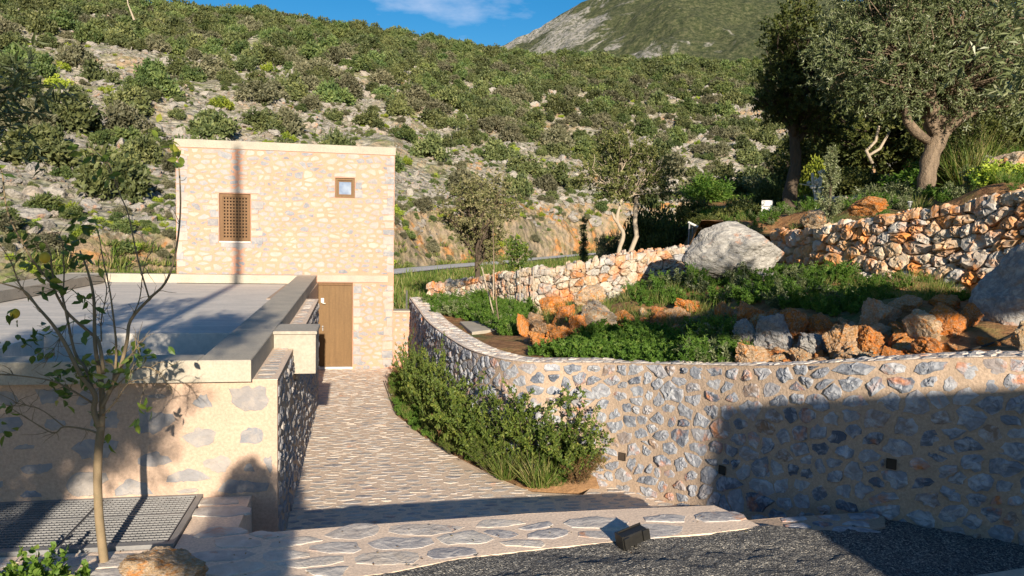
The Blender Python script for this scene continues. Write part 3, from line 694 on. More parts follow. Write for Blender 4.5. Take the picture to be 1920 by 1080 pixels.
mb.box((FX0+.46, FY+.51, FT-.5+EZ), (FX1-.46, FY+6.5, FT-.35+EZ)); hbuild(mb, 'roof_coping', MT['concrete'])
mb = MB(); mb.box((-1.16, FY-.03, -1.44+EZ), (.62, FY+.3, -1.265+EZ), bev=.006); hbuild(mb, 'lintel', MT['concrete'])
# door
dr = MB(); ny = FY+.09; x = -1.30; wds = [.15, .145, .15, .145, .15, .15, .135]
i = 0
while x < DR[2]-.04:
    w_ = wds[i % 7]; i += 1; dr.box((x, ny+(.0 if i % 2 else .003), -3.66+EZ), (min(x+w_-.006, DR[2]-.035), ny+.05, -1.53+EZ), rq.random(), bev=0); x += w_
dr.box((-1.31, ny+.03, -3.66+EZ), (DR[2]-.035, ny+.06, -1.53+EZ))
door = hbuild(dr, 'door', MT['wood'])
mb = MB(); mb.box((-1.32, FY+.05, -1.53+EZ+.002), (DR[2]-.001, FY+.16, -1.462+EZ)); mb.box((DR[2]-.034, FY+.05, -3.70+EZ), (DR[2]-.001, FY+.16, -1.532+EZ)); hbuild(mb, 'door_frame', MT['wood_dark'])
mb = MB(); mb.box((-1.25, FY-.01, -3.735+EZ), (DR[2], FY+.12, -3.665+EZ)); hbuild(mb, 'threshold', MT['white'])
mb = MB(); mb.box((-1.075, FY+.02, -1.98+EZ), (-1.0, FY+.088, -1.865+EZ), bev=.008); mb.tube([(-1.04, FY+.03, -1.99+EZ), (-1.0, FY+.0, -2.0+EZ), (-.96, FY+.0, -2.0+EZ)], .012, 8); hbuild(mb, 'lock_box', MT['white'], door)
mb = MB(); mb.tube([(-1.03, FY+.085, -2.60+EZ), (-1.03, FY+.03, -2.60+EZ), (-1.03, FY+.02, -2.60+EZ)], [.014, .018, .022], 10); mb.box((-1.042, FY+.075, -2.72+EZ), (-1.018, FY+.088, -2.64+EZ)); hbuild(mb, 'handle', MT['steel'], door)
# windows
def frame(x0, z0, x1, z1, y, w, d, mat, parent, name='window'):
    m_ = MB(); m_.box((x0, y, z0+EZ), (x0+w, y+d, z1+EZ)); m_.box((x1-w, y, z0+EZ), (x1, y+d, z1+EZ)); m_.box((x0+w, y+.001, z0+EZ), (x1-w, y+d, z0+w+EZ)); m_.box((x0+w, y+.001, z1-w+EZ), (x1-w, y+d, z1+EZ)); return hbuild(m_, name, mat, parent)
w1 = frame(W1[0]+.004, W1[1]+.02, W1[2]-.004, W1[3]-.004, FY+.05, .075, .10, MT['wood_dark'], house)
mb = MB(); x0, x1, z0, z1 = W1[0]+.08, W1[2]-.08, W1[1]+.095, W1[3]-.08; nx_, nz_ = 8, 13
px_, pz_ = (x1-x0)/nx_, (z1-z0)/nz_
for k in range(nx_+1): xx = x0+k*px_; mb.box((xx-.019, FY+.075, z0+EZ), (xx+.019, FY+.1, z1+EZ))
for k in range(nz_+1): zz = z0+k*pz_; mb.box((x0, FY+.07, zz-.019+EZ), (x1, FY+.095, zz+.019+EZ))
hbuild(mb, 'lattice', MT['wood_dark'], w1)
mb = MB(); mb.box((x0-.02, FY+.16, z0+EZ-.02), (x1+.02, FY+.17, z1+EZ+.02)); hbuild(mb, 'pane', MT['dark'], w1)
mb = MB(); mb.box((W1[0]+.004, FY-.012, W1[1]-.012+EZ), (W1[2]-.004, FY+.16, W1[1]+.018+EZ)); hbuild(mb, 'sill', MT['white'], w1)
w2 = frame(W2[0]+.004, W2[1]+.004, W2[2]-.004, W2[3]-.004, FY+.05, .055, .10, MT['wood'], house)
mb = MB()
ins = frame(W2[0]+.062, W2[1]+.062, W2[2]-.062, W2[3]-.062, FY+.085, .032, .05, MT['wood_dark'], w2, 'sash')
mb = MB(); mb.box((W2[0]+.09, FY+.11, W2[1]+.09+EZ), (W2[2]-.09, FY+.12, W2[3]-.09+EZ)); hbuild(mb, 'pane', MT['glass'], w2)

# low garden wall joined behind the house corner
mb = MB(); mb.box((FX1+.003, 20.5, -3.9+EZ), (1.75, 20.9, -2.24+EZ)); st = []
stones_on(st, .95, 1.45, .2, .12, 71, lambda W: np.c_[FX1+.02+W[:, 0], 20.5-W[:, 2], -3.72+W[:, 1]+EZ], gap=(.01, .03), shrink=(.6, 1.), hh=(.002, .01), sink=.004)
o = mesh_parts('garden_wall', mb, st, [MT['mortar_facade'], MT['stone_pale']]); tag(o, 'low pale stone wall between the house corner and the curved wall', 'garden wall')
mb = MB(); mb.prism([(FX1+.004, 20.45), (1.78, 20.45), (1.78, 20.95), (FX1+.004, 20.95)], -2.238+EZ, -2.19+EZ, .5, .008); o = mb.build('coping', MT['concrete'], o)

# ------------------------------------------------------------------ flat-roofed annex in front of the house
ann = thing('flat_roof_annex', 'flat concrete-roofed annex with a raised kerb round its roof, left of the path', 'annex', (-4, 8, GZ+EZ))
def hb2(mb, name, mat, parent=None): return hbuild(mb, name, mat, parent or ann)
CT = -1.27+EZ; CB = -1.475+EZ
mb = MB()
xo = lambda y: -1.03-(y-7.5)*.0115; xi = lambda y: -1.50-(y-7.5)*.0115
mb.prism([(xi(7.5), 7.82), (xi(7.5), 7.5), (xo(7.5), 7.5), (xo(9.7), 9.7), (xi(9.7), 9.7)][1:] , CB, CT, .5, .008)
mb.prism([(xi(9.7), 9.701), (xo(9.7), 9.701), (xo(20.1), 20.1), (xi(20.1), 20.1)], CB, CT-.001, .5, .008)
mb.prism([(-6.6, 7.5), (xi(7.5)-.001, 7.5), (xi(7.85)-.001, 7.85), (-6.6, 7.85)], CB, CT-.0005, .5, .008)
mb.prism([(-6.95, 7.5), (-6.601, 7.5), (-6.1, 20.1), (-6.95, 20.1)], CB, CT, .5, .008)
mb.prism([(-6.95, 20.101), (-1.18, 20.101), (-1.18, 20.37), (-6.95, 20.37)], CB, CT+.005, .5, .008)
hb2(mb, 'roof_kerb', MT['coping'])
mb = MB(); mb.box((-6.6, 11.0, -1.9+EZ), (-1.45, 20.11, -1.49+EZ)); mb.box((-6.6, 7.851, -1.9+EZ), (-4.1, 10.999, -1.491+EZ)); hb2(mb, 'roof_slab', MT['slab'])
mb = MB(); mb.box((-4.099, 7.851, -2.1+EZ), (-1.45, 10.999, -1.8+EZ)); hb2(mb, 'sunken_roof', MT['slab'])
# stone walls
mb = MB(); st = []
mb.prism([(-6.9, 7.801), (-.805, 7.801), (-.807, 8.1), (-6.9, 8.1)], -4.0+EZ, -1.482+EZ)
mb.prism([(-1.15, 8.101), (-.807, 8.101), (-.89, 16.0), (-1.15, 16.0)], -4.2+EZ, -1.482+EZ)
mb.box((-1.9, 16.001, -4.2+EZ), (-1.14, 20.38, -1.478+EZ))
mb.box((-6.9, 8.101, -4.0+EZ), (-6.6, 20.3, -1.478+EZ))
fmb = MB(); fmb.box((-6.9, 7.60, -4.0+EZ), (-.803, 7.80, -1.482+EZ)); fst = []; stones_on(fst, 6.09, 1.12, .42, .22, 81, lambda W: np.c_[-6.9+W[:, 0], 7.60-W[:, 2], -2.6+W[:, 1]+EZ], gap=(.02, .06), shrink=(.45, 1.), hh=(.003, .010), N=18, rough=.16, drop=.2, sink=.004, smo=.9)
fw = mesh_parts('front_wall', fmb, fst, [MT['mortar_front'], MT['stone_front']]); reloc(fw, ann)
stones_on(st, 8.35, 2.3, .25, .15, 82, lambda W: np.c_[-.803-W[:, 0]*.0104+W[:, 2], 7.62+W[:, 0], -3.82+W[:, 1]+EZ], gap=(.012, .035), shrink=(.6, 1.), hh=(.006, .024), N=12, facet=.4, tilt=.5)
tp = []; stones_on(tp, 8.3, .24, .14, .24, 83, lambda W: np.c_[-.815-W[:, 0]*.0104-W[:, 1], 7.64+W[:, 0], -1.478+W[:, 2]+EZ], gap=(.012, .03), shrink=(.7, 1.), hh=(.003, .010), N=12)
tm = MB(); tm.prism([(-1.10, 7.602), (-.80, 7.602), (-.885, 15.99), (-1.15, 15.99)], -1.4815+EZ, -1.476+EZ); tq = mesh_parts('wall_top', tm, tp, [MT['mortar_path'], MT['stone_pave']]); reloc(tq, ann)
w_ = mesh_parts('wall', mb, st, [MT['mortar'], MT['stone_front']]); reloc(w_, ann)
mb = MB(); mb.box((-1.045, 9.5, -1.78+EZ), (-.56, 10.15, -1.30+EZ), bev=.01); mb.box((-1.05, 9.47, -1.299+EZ), (-.545, 10.18, -1.262+EZ), bev=.008); hb2(mb, 'roof_spout', MT['concrete'])
# small kerb stone of the landing beside the slot
mb = MB(); mb.box((-1.06, 6.63, -3.9+EZ), (-.84, 7.79, -3.35+EZ)); o = mb.build('slot_floor', MT['mortar_path']); tag(o, kind='structure')

# ------------------------------------------------------------------ metal grate
gr = thing('floor_grate', 'long galvanised steel grate set in the paving below the annex wall', 'grate', (-2.5, 7.1, GZ+EZ))
mb = MB(); zt = GZ+EZ+.03
for (a, b_, c, d) in ((-5.2, 6.42, -1.48, 6.47), (-1.53, 6.471, -1.48, 7.598), (-5.2, 7.57, -1.531, 7.598)): mb.box((a, b_, zt-.06), (c, d, zt+.002))
hbuild(mb, 'frame', MT['steel'], gr)
for (xa, xb) in ((-5.2, -3.85), (-3.84, -2.36), (-2.35, -1.54)):
    mb = MB()
    for yy in np.arange(6.49, 7.55, .056): mb.box((xa, yy, zt-.04), (xb, yy+.013, zt))
    for xx in np.arange(xa, xb, .04): mb.box((xx, 6.48, zt-.033), (xx+.005, 7.57, zt-.004))
    for (a, b_) in ((6.475, 6.485), (7.09, 7.12), (7.555, 7.568)): mb.box((xa, a, zt-.034), (xb, b_, zt+.001))
    mb.box((xa, 6.48, zt-.034), (xa+.008, 7.568, zt+.0015)); mb.box((xb-.008, 6.48, zt-.034), (xb, 7.568, zt+.0015))
    hbuild(mb, 'grid_panel', MT['steel'], gr)
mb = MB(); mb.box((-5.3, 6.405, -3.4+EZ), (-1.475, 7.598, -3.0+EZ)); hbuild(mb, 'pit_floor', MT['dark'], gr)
# slot drain in the path
mb = MB(); P0, P1 = (.50, 18.3), (.62, 14.6)
for dx in (-.03, .012): mb.prism([(P0[0]+dx, P0[1]), (P1[0]+dx, P1[1]), (P1[0]+dx+.018, P1[1]), (P0[0]+dx+.018, P0[1])], [zpath(P0[1])+EZ-.02, zpath(P1[1])+EZ-.02, zpath(P1[1])+EZ-.02, zpath(P0[1])+EZ-.02], [zpath(P0[1])+EZ+.024, zpath(P1[1])+EZ+.024, zpath(P1[1])+EZ+.024, zpath(P0[1])+EZ+.024])
sd = mb.build('slot_drain', MT['iron']); tag(sd, 'narrow rust-brown slot drain running along the stone path near the door', 'drain')

# ------------------------------------------------------------------ garden ground behind the curved wall
def idw(ctrl, X, Y, p=3.0):
    X = np.asarray(X, float); Y = np.asarray(Y, float); num = 0; den = 0
    for (x, y, z) in ctrl:
        w = 1/(((X-x)**2+(Y-y)**2)+.05)**(p/2); num = num+w*z; den = den+w
    return num/den
gc = []
for s_ in np.linspace(0, CWL, 26):
    q, n_ = cw_at(np.array([s_])); gc.append((q[0, 0]-n_[0, 0]*.45, q[0, 1]-n_[0, 1]*.45, q[0, 2]-.10)); gc.append((q[0, 0]-n_[0, 0]*.9, q[0, 1]-n_[0, 1]*.9, q[0, 2]-.06))
for (x, y, D) in ((1200, 560, 14), (1100, 600, 12.5), (1400, 600, 10), (1500, 580, 10.5), (1700, 560, 10), (1700, 525, 12), (1830, 600, 8.8), (1600, 525, 13), (1450, 515, 14.5), (1300, 535, 14.5), (1250, 545, 16.5), (1040, 592, 16.5), (960, 590, 17), (900, 575, 19), (820, 565, 21), (880, 628, 14), (930, 645, 12.5), (1920, 560, 9.5), (1100, 575, 15), (1450, 560, 12)):
    gc.append(tuple(pD(x, y, D)))
def G(X, Y): return idw(gc, X, Y)+fbm(p3(np.asarray(X, float), np.asarray(Y, float)), 1.2, 4, 77)*.07
CWx, CWy, CNx, CNy = CWc[:, 0], CWc[:, 1], _nm[:, 0], _nm[:, 1]
def cw_side(X, Y):
    """signed distance behind the curved wall face (positive = garden)"""
    X = np.asarray(X, float); Y = np.asarray(Y, float)
    d = (X[..., None]-CWx)**2+(Y[..., None]-CWy)**2; i = d.argmin(-1)
    return -((X-CWx[i])*CNx[i]+(Y-CWy[i])*CNy[i])
mid = [pD(800, 560, 21.3), pD(860, 560, 20.6), pD(915, 565, 19.4), pD(960, 570, 17.9), pD(1040, 590, 17.1), pD(1150, 560, 17.0), pD(1235, 545, 17.4), pD(1330, 520, 17.6)]
mid_top = [pD(x, y, D)[2] for x, y, D in ((800, 532, 21.3), (860, 526, 20.6), (915, 517, 19.4), (960, 511, 17.9), (1040, 501, 17.1), (1150, 482, 17.0), (1235, 470, 17.4), (1330, 462, 17.6))]
w2 = [pD(1440, 500, 15.9), pD(1540, 515, 14.0), pD(1640, 520, 12.8), pD(1746, 525, 11.9), pD(1860, 530, 11.0), pD(1960, 530, 10.3), pD(2150, 530, 9.4)]
w2_top = [pD(x, y, D)[2] for x, y, D in ((1440, 436, 15.9), (1540, 424, 14.0), (1640, 405, 12.8), (1746, 391, 11.9), (1860, 367, 11.0), (1960, 350, 10.3), (2150, 330, 9.4))]
edge = [(p[0], p[1]) for p in mid]+[(p[0], p[1]) for p in w2]
def behind_line(X, Y, line):
    """positive distance-like value when farther from the eye than the line"""
    a = np.degrees(np.arctan2(X, Y)); r = np.hypot(X, Y)
    la = np.degrees([math.atan2(p[0], p[1]) for p in line]); lr = [math.hypot(p[0], p[1]) for p in line]
    o = np.argsort(la); return r-np.interp(a, np.array(la)[o], np.array(lr)[o])
xs = np.arange(-.5, 13.5, .14); ys = np.arange(2.5, 23, .14)
X, Y = np.meshgrid(xs, ys, indexing='ij'); sd_ = cw_side(X, Y); bl = behind_line(X, Y, edge)
Z = G(X, Y)
ok = (sd_ > .22) & (bl < .25) & (Y > 3.2)
gf = grid_faces(len(xs), len(ys)); okf = ok.ravel()[gf].all(1)
V = np.stack([X, Y, Z+EZ], -1).reshape(-1, 3)
m, t, b = newmat('garden_earth')
g1 = noise(t, .8, 6, .62); g2 = noise(t, 7, 5, .7)
c = mix(t, ramp(t, g1, [(.50, 0), (.64, 1)]), ramp(t, g2, [(.35, (.20, .095, .04)), (.65, (.36, .20, .09))]), ramp(t, g2, [(.35, (.07, .10, .025)), (.65, (.14, .16, .05))]))
t.links.new(c, b.inputs['Base Color']); bump(t, b, g2, 1, .06); MT['earth'] = m
me = mesh_np('garden_ground', V, [gf[okf]], [MT['earth']]); o = link('garden_ground', me); tag(o, kind='structure')

uc = [(p[0], p[1], z-.10) for p, z in zip(w2, w2_top)]
for (x, y, D) in ((1730, 375, 15.6), (1560, 400, 17), (1480, 405, 19.5), (1900, 325, 14), (1920, 295, 18), (1700, 345, 24), (1436, 416, 20), (1360, 430, 20), (1800, 300, 32), (1500, 385, 34), (1640, 395, 14.5), (1900, 345, 12), (1950, 250, 32)):
    uc.append(tuple(pD(x, y, D)))
def U(X, Y): return idw(uc, X, Y)+fbm(p3(np.asarray(X, float), np.asarray(Y, float)), .9, 4, 78)*.09
a_ = np.arange(19.5, 78, .5); r_ = np.concatenate([np.arange(8, 20, .25), np.arange(20, 48, 1.)])
A_, R_ = np.meshgrid(a_, r_, indexing='ij'); X = R_*np.sin(np.radians(A_)); Y = R_*np.cos(np.radians(A_))
Z = U(X, Y); fall = np.clip((24.5-A_)/4, 0, 1); Z = Z*(1-fall)+(-2.6)*fall; far = np.clip((R_-40)/8, 0, 1); Z = Z*(1-far)+(-4)*far
bl2 = behind_line(X, Y, [(p[0], p[1]) for p in mid[-2:]]+[(p[0], p[1]) for p in w2])
ok = bl2 > .12; gf = grid_faces(len(a_), len(r_)); okf = ok.ravel()[gf].all(1)
o = link('upper_terrace', mesh_np('upper_terrace', np.stack([X, Y, Z+EZ], -1).reshape(-1, 3), [gf[okf][:, ::-1]], [MT['earth']])); tag(o, kind='structure')
# planting bed between path and curved wall
xs = np.arange(.4, 3.6, .08); ys = np.arange(9.0, 20.6, .12); X, Y = np.meshgrid(xs, ys, indexing='ij')
pr = np.array(pathr); ex = np.interp(Y, pr[::-1, 1], pr[::-1, 0]); dd = X-ex
Z = zpath(Y)-.03+np.clip(dd, 0, 1)*.18+fbm(p3(X, Y), 3, 3, 79)*.03
Z = Z-np.clip(9.75-Y, 0, 1)*.45; ok = (dd > -.06) & (cw_side(X, Y) < .2) & (Y > 9.32) & (X < 3.05); gf = grid_faces(len(xs), len(ys)); okf = ok.ravel()[gf].all(1)
o = link('planting_bed', mesh_np('planting_bed', np.stack([X, Y, Z+EZ], -1).reshape(-1, 3), [gf[okf]], [MT['soil_tan']])); tag(o, kind='structure')
def zbed(x, y): return zpath(y)+.02+.15*min(1, max(0, x-float(np.interp(y, pr[::-1, 1], pr[::-1, 0]))))

# ------------------------------------------------------------------ dry stone walls
def dry_wall(name, label, pts, tops, seed, cw, ch, th=.5, hh=(.08, .15), drop=.15, mk='stone_dry'):
    P = catmull([(p[0], p[1], t_) for p, t_ in zip(pts, tops)], 10); B = np.interp(np.arange(len(P)), np.linspace(0, len(P)-1, len(pts)), [p[2] for p in pts])
    s = np.concatenate([[0], np.cumsum(np.linalg.norm(np.diff(P[:, :2], axis=0), axis=1))]); Ln = s[-1]
    tg = np.gradient(P[:, :2], axis=0); tg /= np.linalg.norm(tg, axis=1)[:, None]; nm = np.c_[-tg[:, 1], tg[:, 0]]
    if (nm*P[:, :2]).sum() > 0: nm = -nm
    def at_(u): return [np.interp(u, s, P[:, k]) for k in range(3)]+[np.interp(u, s, nm[:, k]) for k in range(2)]
    n = 80; u = np.linspace(0, Ln, n); x, y, z, nx, ny = at_(u); zb = np.interp(u, s, B)-.5; mb = MB(); d = -.07
    z = z-.07
    V = np.stack([np.c_[x+nx*d, y+ny*d, zb+EZ], np.c_[x+nx*d, y+ny*d, z+EZ], np.c_[x-nx*th, y-ny*th, z+EZ], np.c_[x-nx*th, y-ny*th, zb+EZ]], 1).reshape(-1, 3)
    mb.add(V, [grid_faces(n, 4)[:, ::-1], [(0, 1, 2, 3)], [(4*n-1, 4*n-2, 4*n-3, 4*n-4)]])
    H_ = float(np.max(np.array([t_-p[2] for p, t_ in zip(pts, tops)])))+.45
    st = []
    def mf(W):
        x, y, z, nx, ny = at_(W[:, 0]); zz = z-(H_-W[:, 1]); jut = fbm(np.c_[W[:, 0]*1.3, zz*1.3, zz*0], 1.4, 3, seed)*.05
        zz = zz+fbm(np.c_[W[:, 0]*2, zz*0, zz*0], 1.2, 3, seed+3)*.05
        h = W[:, 2]+jut*.7-.04
        return np.c_[x+nx*h, y+ny*h, zz+EZ]
    pf = ((1.0, -.8), (1.0, .35), (.90, .80), (.6, .98), (.25, 1.0))
    stones_on(st, Ln, H_, cw, ch, seed, mf, gap=(.001, .006), shrink=(.94, 1.04), hh=hh, N=12, prof=pf, facet=.26, drop=drop, jit=.49, sink=.06, rough=.08, tilt=.22, smo=.95)
    stones_on(st, Ln, H_, cw*.4, ch*.4, seed+9, lambda W: mf(W*np.array([1, 1, 1.])-np.array([0, 0, .02])), gap=(.002, .008), hh=(.03, .06), N=8, prof=pf, sink=.05)
    def mt_(W):
        x, y, z, nx, ny = at_(W[:, 0]); q = W[:, 1]-.06
        return np.c_[x-nx*q, y-ny*q, z+W[:, 2]-.07+fbm(np.c_[W[:, 0]*2, q*0, q*0], 1.2, 3, seed+3)*.05+EZ]
    stones_on(st, Ln, th, cw*.8, .22, seed+5, mt_, gap=(.0, .006), hh=(.05, .13), N=11, prof=pf, sink=.05, jit=.4)
    dk = plain('gap_shade_earth', (.26, .17, .10), (.18, .12, .07), sc=9)
    o = mesh_parts(name, mb, st, [dk, MT[mk]]); tag(o, label, 'stone wall'); return o
for k, p in enumerate(mid): mid[k] = np.array([p[0], p[1], float(G(p[0], p[1]))-.1])
for k, p in enumerate(w2): w2[k] = np.array([p[0], p[1], float(G(p[0], p[1]))-.1])
dry_wall('dry_stone_wall', 'dry stone wall of small mixed stones behind the thin trees and orange rocks', mid, mid_top, 91, .22, .16, hh=(.05, .10))
dry_wall('dry_stone_wall', 'sunlit dry stone wall of large orange and grey stones below the olive tree', w2, w2_top, 95, .27, .17, th=.55, hh=(.06, .115), drop=.22, mk='stone_dry2')

# ------------------------------------------------------------------ rocks
def rock_mesh(seed, sub=4, cuts=9, disp=.10, sharp=.72):
    rg = np.random.default_rng(seed); V, F_ = ICO[sub]; V = V.copy()
    V *= (1+fbm(V+seed*3.1, 1.1, 2, seed)*.30)[:, None]
    for _ in range(cuts):
        n = rg.normal(size=3); n /= np.linalg.norm(n); d = rg.uniform(sharp-.18, sharp+.16); e = np.maximum(0, V@n-d); V = V-e[:, None]*n*.96
    r = np.linalg.norm(V, axis=1)[:, None]+1e-6
    dsp = fbm(V+seed, 2.2, 5, seed+1, .6)*disp-np.maximum(0, .16-np.abs(fbm(V+seed, 1.7, 3, seed+2)))*disp*2.6+(np.abs(fbm(V+seed, 4, 4, seed+3, .6))-.2)*disp*.7
    V = V*(1+dsp[:, None]); V -= (V.max(0)+V.min(0))/2; V /= (V.max(0)-V.min(0))/2
    return V, F_
ROCKS = [rock_mesh(s, 5, 13+s % 6, .22+.06*(s % 3), .60) for s in range(10)]
ROCKS += [rock_mesh(31, 5, 5, .07, .74), rock_mesh(37, 5, 9, .10, .66)]
ROCKM = {}
def rock_me(k, matk):
    if (k, matk) not in ROCKM:
        V, F_ = ROCKS[k]; ROCKM[(k, matk)] = mesh_np('rock', V, [F_], [MT[matk]], smooth=False)
    return ROCKM[(k, matk)]
def hit(px, py, fn, d0=6., d1=26.):
    v = ray(px, py); D = np.linspace(d0, d1, 900); P = v[None, :]*D[:, None]; g = fn(P[:, 0], P[:, 1]); k = np.where(P[:, 2] < g)[0]
    return P[k[0]] if len(k) else P[-1]
def rock(px, by, w, h, matk, label, k, D=None, fn=G, rz=0, dep=.9, name='rock', group=None, tiltx=0, cat='rock'):
    p = hit(px, by, fn) if D is None else pD(px, by, D)
    dist = p@vF; s = dist/FPX; W, Hh = w*s, h*s
    n = p[:2]/np.linalg.norm(p[:2]); c = np.array([p[0]+n[0]*W*dep*.42, p[1]+n[1]*W*dep*.42, p[2]+Hh*.42])
    o = link(name, rock_me(k, matk), None, up(c)); yaw = -math.atan2(c[0], c[1])
    o.rotation_euler = (tiltx, 0, yaw+rz); o.scale = (W/2*1.06, W/2*dep, Hh/2*1.16) if abs(math.sin(rz)) < .7 else (W/2*dep, W/2*1.06, Hh/2*1.16)
    tag(o, label, cat, group); return o
rows = [
 (981, 632, 26, 44, 'rock_orange', 'upright orange rock at the far left end of the rock row'),
 (1003, 612, 30, 26, 'rock_tan', 'small tan rock resting on top of the leftmost orange rocks'),
 (1014, 634, 34, 34, 'rock_tan', 'tan rock leaning beside the upright orange rock at the row\'s left end'),
 (1036, 590, 52, 34, 'rock_orange', 'dark rust rock in shade directly below the stone wall, behind the orange pile'),
 (1058, 612, 50, 42, 'rock_orange', 'rust rock in the middle of the left orange pile, shaded on its left'),
 (1013, 654, 44, 30, 'rock_orange', 'low orange rock in front of the left pile at the edge of the bare soil'),
 (1046, 652, 52, 44, 'rock_orange', 'large bright orange rock in front of the left pile, touching the clover'),
 (1082, 632, 36, 42, 'rock_orange', 'orange rock wedged left of the grey-topped boulder'),
 (1126, 625, 66, 60, 'rock_tan', 'rounded boulder with grey top and orange lower half in the rock row'),
 (1172, 618, 44, 36, 'rock_orange', 'orange rock with dry grass just right of the grey-topped boulder'),
 (1207, 602, 22, 26, 'rock_tan', 'small orange-brown rock between the grass and the pair of tan rocks'),
 (1233, 596, 26, 22, 'rock_orange', 'small bright orange rock above the split tan rock'),
 (1234, 618, 32, 36, 'rock_orange', 'split tan and orange rock left of the broad sunlit tan rock'),
 (1268, 612, 50, 34, 'rock_tan', 'broad sunlit tan rock above the right end of the clover'),
 (1292, 590, 54, 30, 'rock_orange', 'dark rust rock in shade behind the broad sunlit tan rock'),
 (1302, 628, 44, 28, 'rock_tan', 'pale pitted rock at the right end of the clover'),
 (1330, 655, 60, 50, 'rock_tan', 'brown pitted rock under the weeds left of the grey slab'),
 (1351, 622, 42, 56, 'rock_orange', 'tall dark orange rock beside the yellow flowers'),
 (1407, 612, 54, 46, 'rock_orange', 'orange rock with a pale grey flat top behind the grey slabs'),
 (1398, 648, 46, 50, 'rock_grey', 'pale grey squared rock, left one of the grey pair'),
 (1448, 662, 72, 76, 'rock_grey', 'large blue-grey squared slab of rock, right one of the grey pair'),
 (1488, 640, 62, 60, 'rock_orange', 'vivid orange rock behind the right edge of the large grey slab'),
 (1536, 628, 44, 40, 'rock_orange', 'shaded rust rock right of the vivid orange rock'),
 (1522, 672, 56, 46, 'rock_grey', 'dark grey rock sunk low between the grey slab and the tall tan rock'),
 (1410, 690, 60, 46, 'rock_tan', 'pitted cream rock below the grey pair touching the curved wall'),
 (1352, 690, 52, 30, 'rock_tan', 'low tan rubble rock beside the weeds at the wall top'),
 (1576, 670, 62, 66, 'rock_tan', 'tall cream and tan rock right of the dark grey rock'),
 (1626, 668, 66, 56, 'rock_orange', 'broken knobbly orange rock in the middle of the right pile'),
 (1655, 620, 74, 60, 'rock_tan', 'large tan rock at the top of the right pile with weeds on it'),
 (1700, 590, 62, 36, 'rock_tan', 'shaded brown rock behind the large tan rock'),
 (1684, 655, 34, 32, 'rock_orange', 'small orange block below the large tan rock'),
 (1726, 652, 66, 70, 'rock_tan', 'pointed white and orange rock in the middle of the right pile'),
 (1774, 632, 68, 62, 'rock_orange', 'rounded orange-tan rock at the right end of the pile'),
 (1738, 676, 54, 44, 'rock_orange', 'dark orange rock in front of the pointed white rock'),
 (1663, 680, 28, 32, 'rock_orange', 'small upright orange stone touching the wall top, left of the dark orange rock'),
 (1630, 684, 40, 22, 'rock_tan', 'tan rubble stone at the foot of the knobbly orange rock'),
 (1592, 684, 40, 22, 'rock_tan', 'tan rubble stone at the foot of the tall cream rock'),
 (1500, 684, 40, 30, 'rock_tan', 'small pitted cream stone on the wall top under the dark grey rock'),
 (1776, 588, 60, 34, 'rock_orange', 'dark rust rock in shade above the right pile'),
 (1822, 612, 40, 44, 'rock_orange', 'dark rust rock in shade beside the overhanging boulder'),
 (1852, 650, 40, 18, 'rock_orange', 'flat reddish stone on bare soil under the overhanging boulder'),
 (1926, 665, 48, 62, 'rock_tan', 'tan rock cut by the right edge of the picture above the wall'),
 (1106, 574, 58, 40, 'rock_tan', 'white and pink rock against the dry stone wall, left one of a pair'),
 (1142, 566, 52, 40, 'rock_grey', 'pale grey rock against the dry stone wall, right one of a pair'),
 (1200, 562, 20, 14, 'rock_grey', 'small pale stone in the grass right of the pale rock pair'),
 (1432, 532, 36, 22, 'rock_grey', 'small white stone among the weeds below the big round boulder'),
 (1514, 562, 30, 12, 'rock_tan', 'small pale flat stone on the grass above the grey slabs'),
]
for i, (px, by, w, h, mk, lb) in enumerate(rows):
    rock(px, by, w, h, mk, lb, (i*7+3) % 10, rz=(i*1.3) % 3.1 if w/h < 1.35 else ((i % 3)-1)*.3, group='rocks laid out above the curved wall')
rock(1371, 512, 180, 98, 'boulder', 'huge smooth pale grey boulder at the left end of the sunlit dry stone wall', 10, D=14.3, name='boulder', dep=.7, cat='boulder')
rock(1935, 618, 218, 186, 'boulder', 'huge dark grey overhanging boulder at the right edge above the rocks', 11, D=8.6, name='boulder', dep=.9, cat='boulder', rz=.3)
rock(1626, 400, 70, 34, 'rock_orange', 'orange and white rock lying on the terrace behind the wall top', 6, fn=U, name='rock')
rock(1524, 424, 46, 34, 'rock_tan', 'tan pointed rock standing on the terrace beside the slim green tree', 7, fn=U, name='rock')
rock(1600, 402, 130, 40, 'rock_grey', 'low grey rock outcrop in shade behind the terrace', 8, D=21, name='rock')
rock(1905, 345, 90, 66, 'rock_tan', 'pale layered rock slab at the right edge on the upper terrace', 4, D=13.2, name='rock')
for (x, y, w, h) in ((1640, 402, 60, 14), (1572, 412, 26, 12), (1600, 408, 30, 14), (1810, 345, 50, 22), (1850, 322, 60, 26)):
    pass
rock(1860, 320, 120, 34, 'rock_grey', 'long grey rock ledge above the pale slab at the upper right', 1, D=17, name='rock')
rock(308, 1112, 150, 62, 'rock_tan', 'half-buried tan and grey rock at the bottom edge in front of the grate', 3, D=5.3, name='rock')

# rubble between the big rocks
RB = []
for s_ in range(5):
    V, F_ = rock_mesh(700+s_, 3, 9, .2, .62); RB.append(mesh_np('rubble', V*np.array([1, .8, .7]), [F_], [MT['rock_tan' if s_ % 2 else 'rock_orange']]))
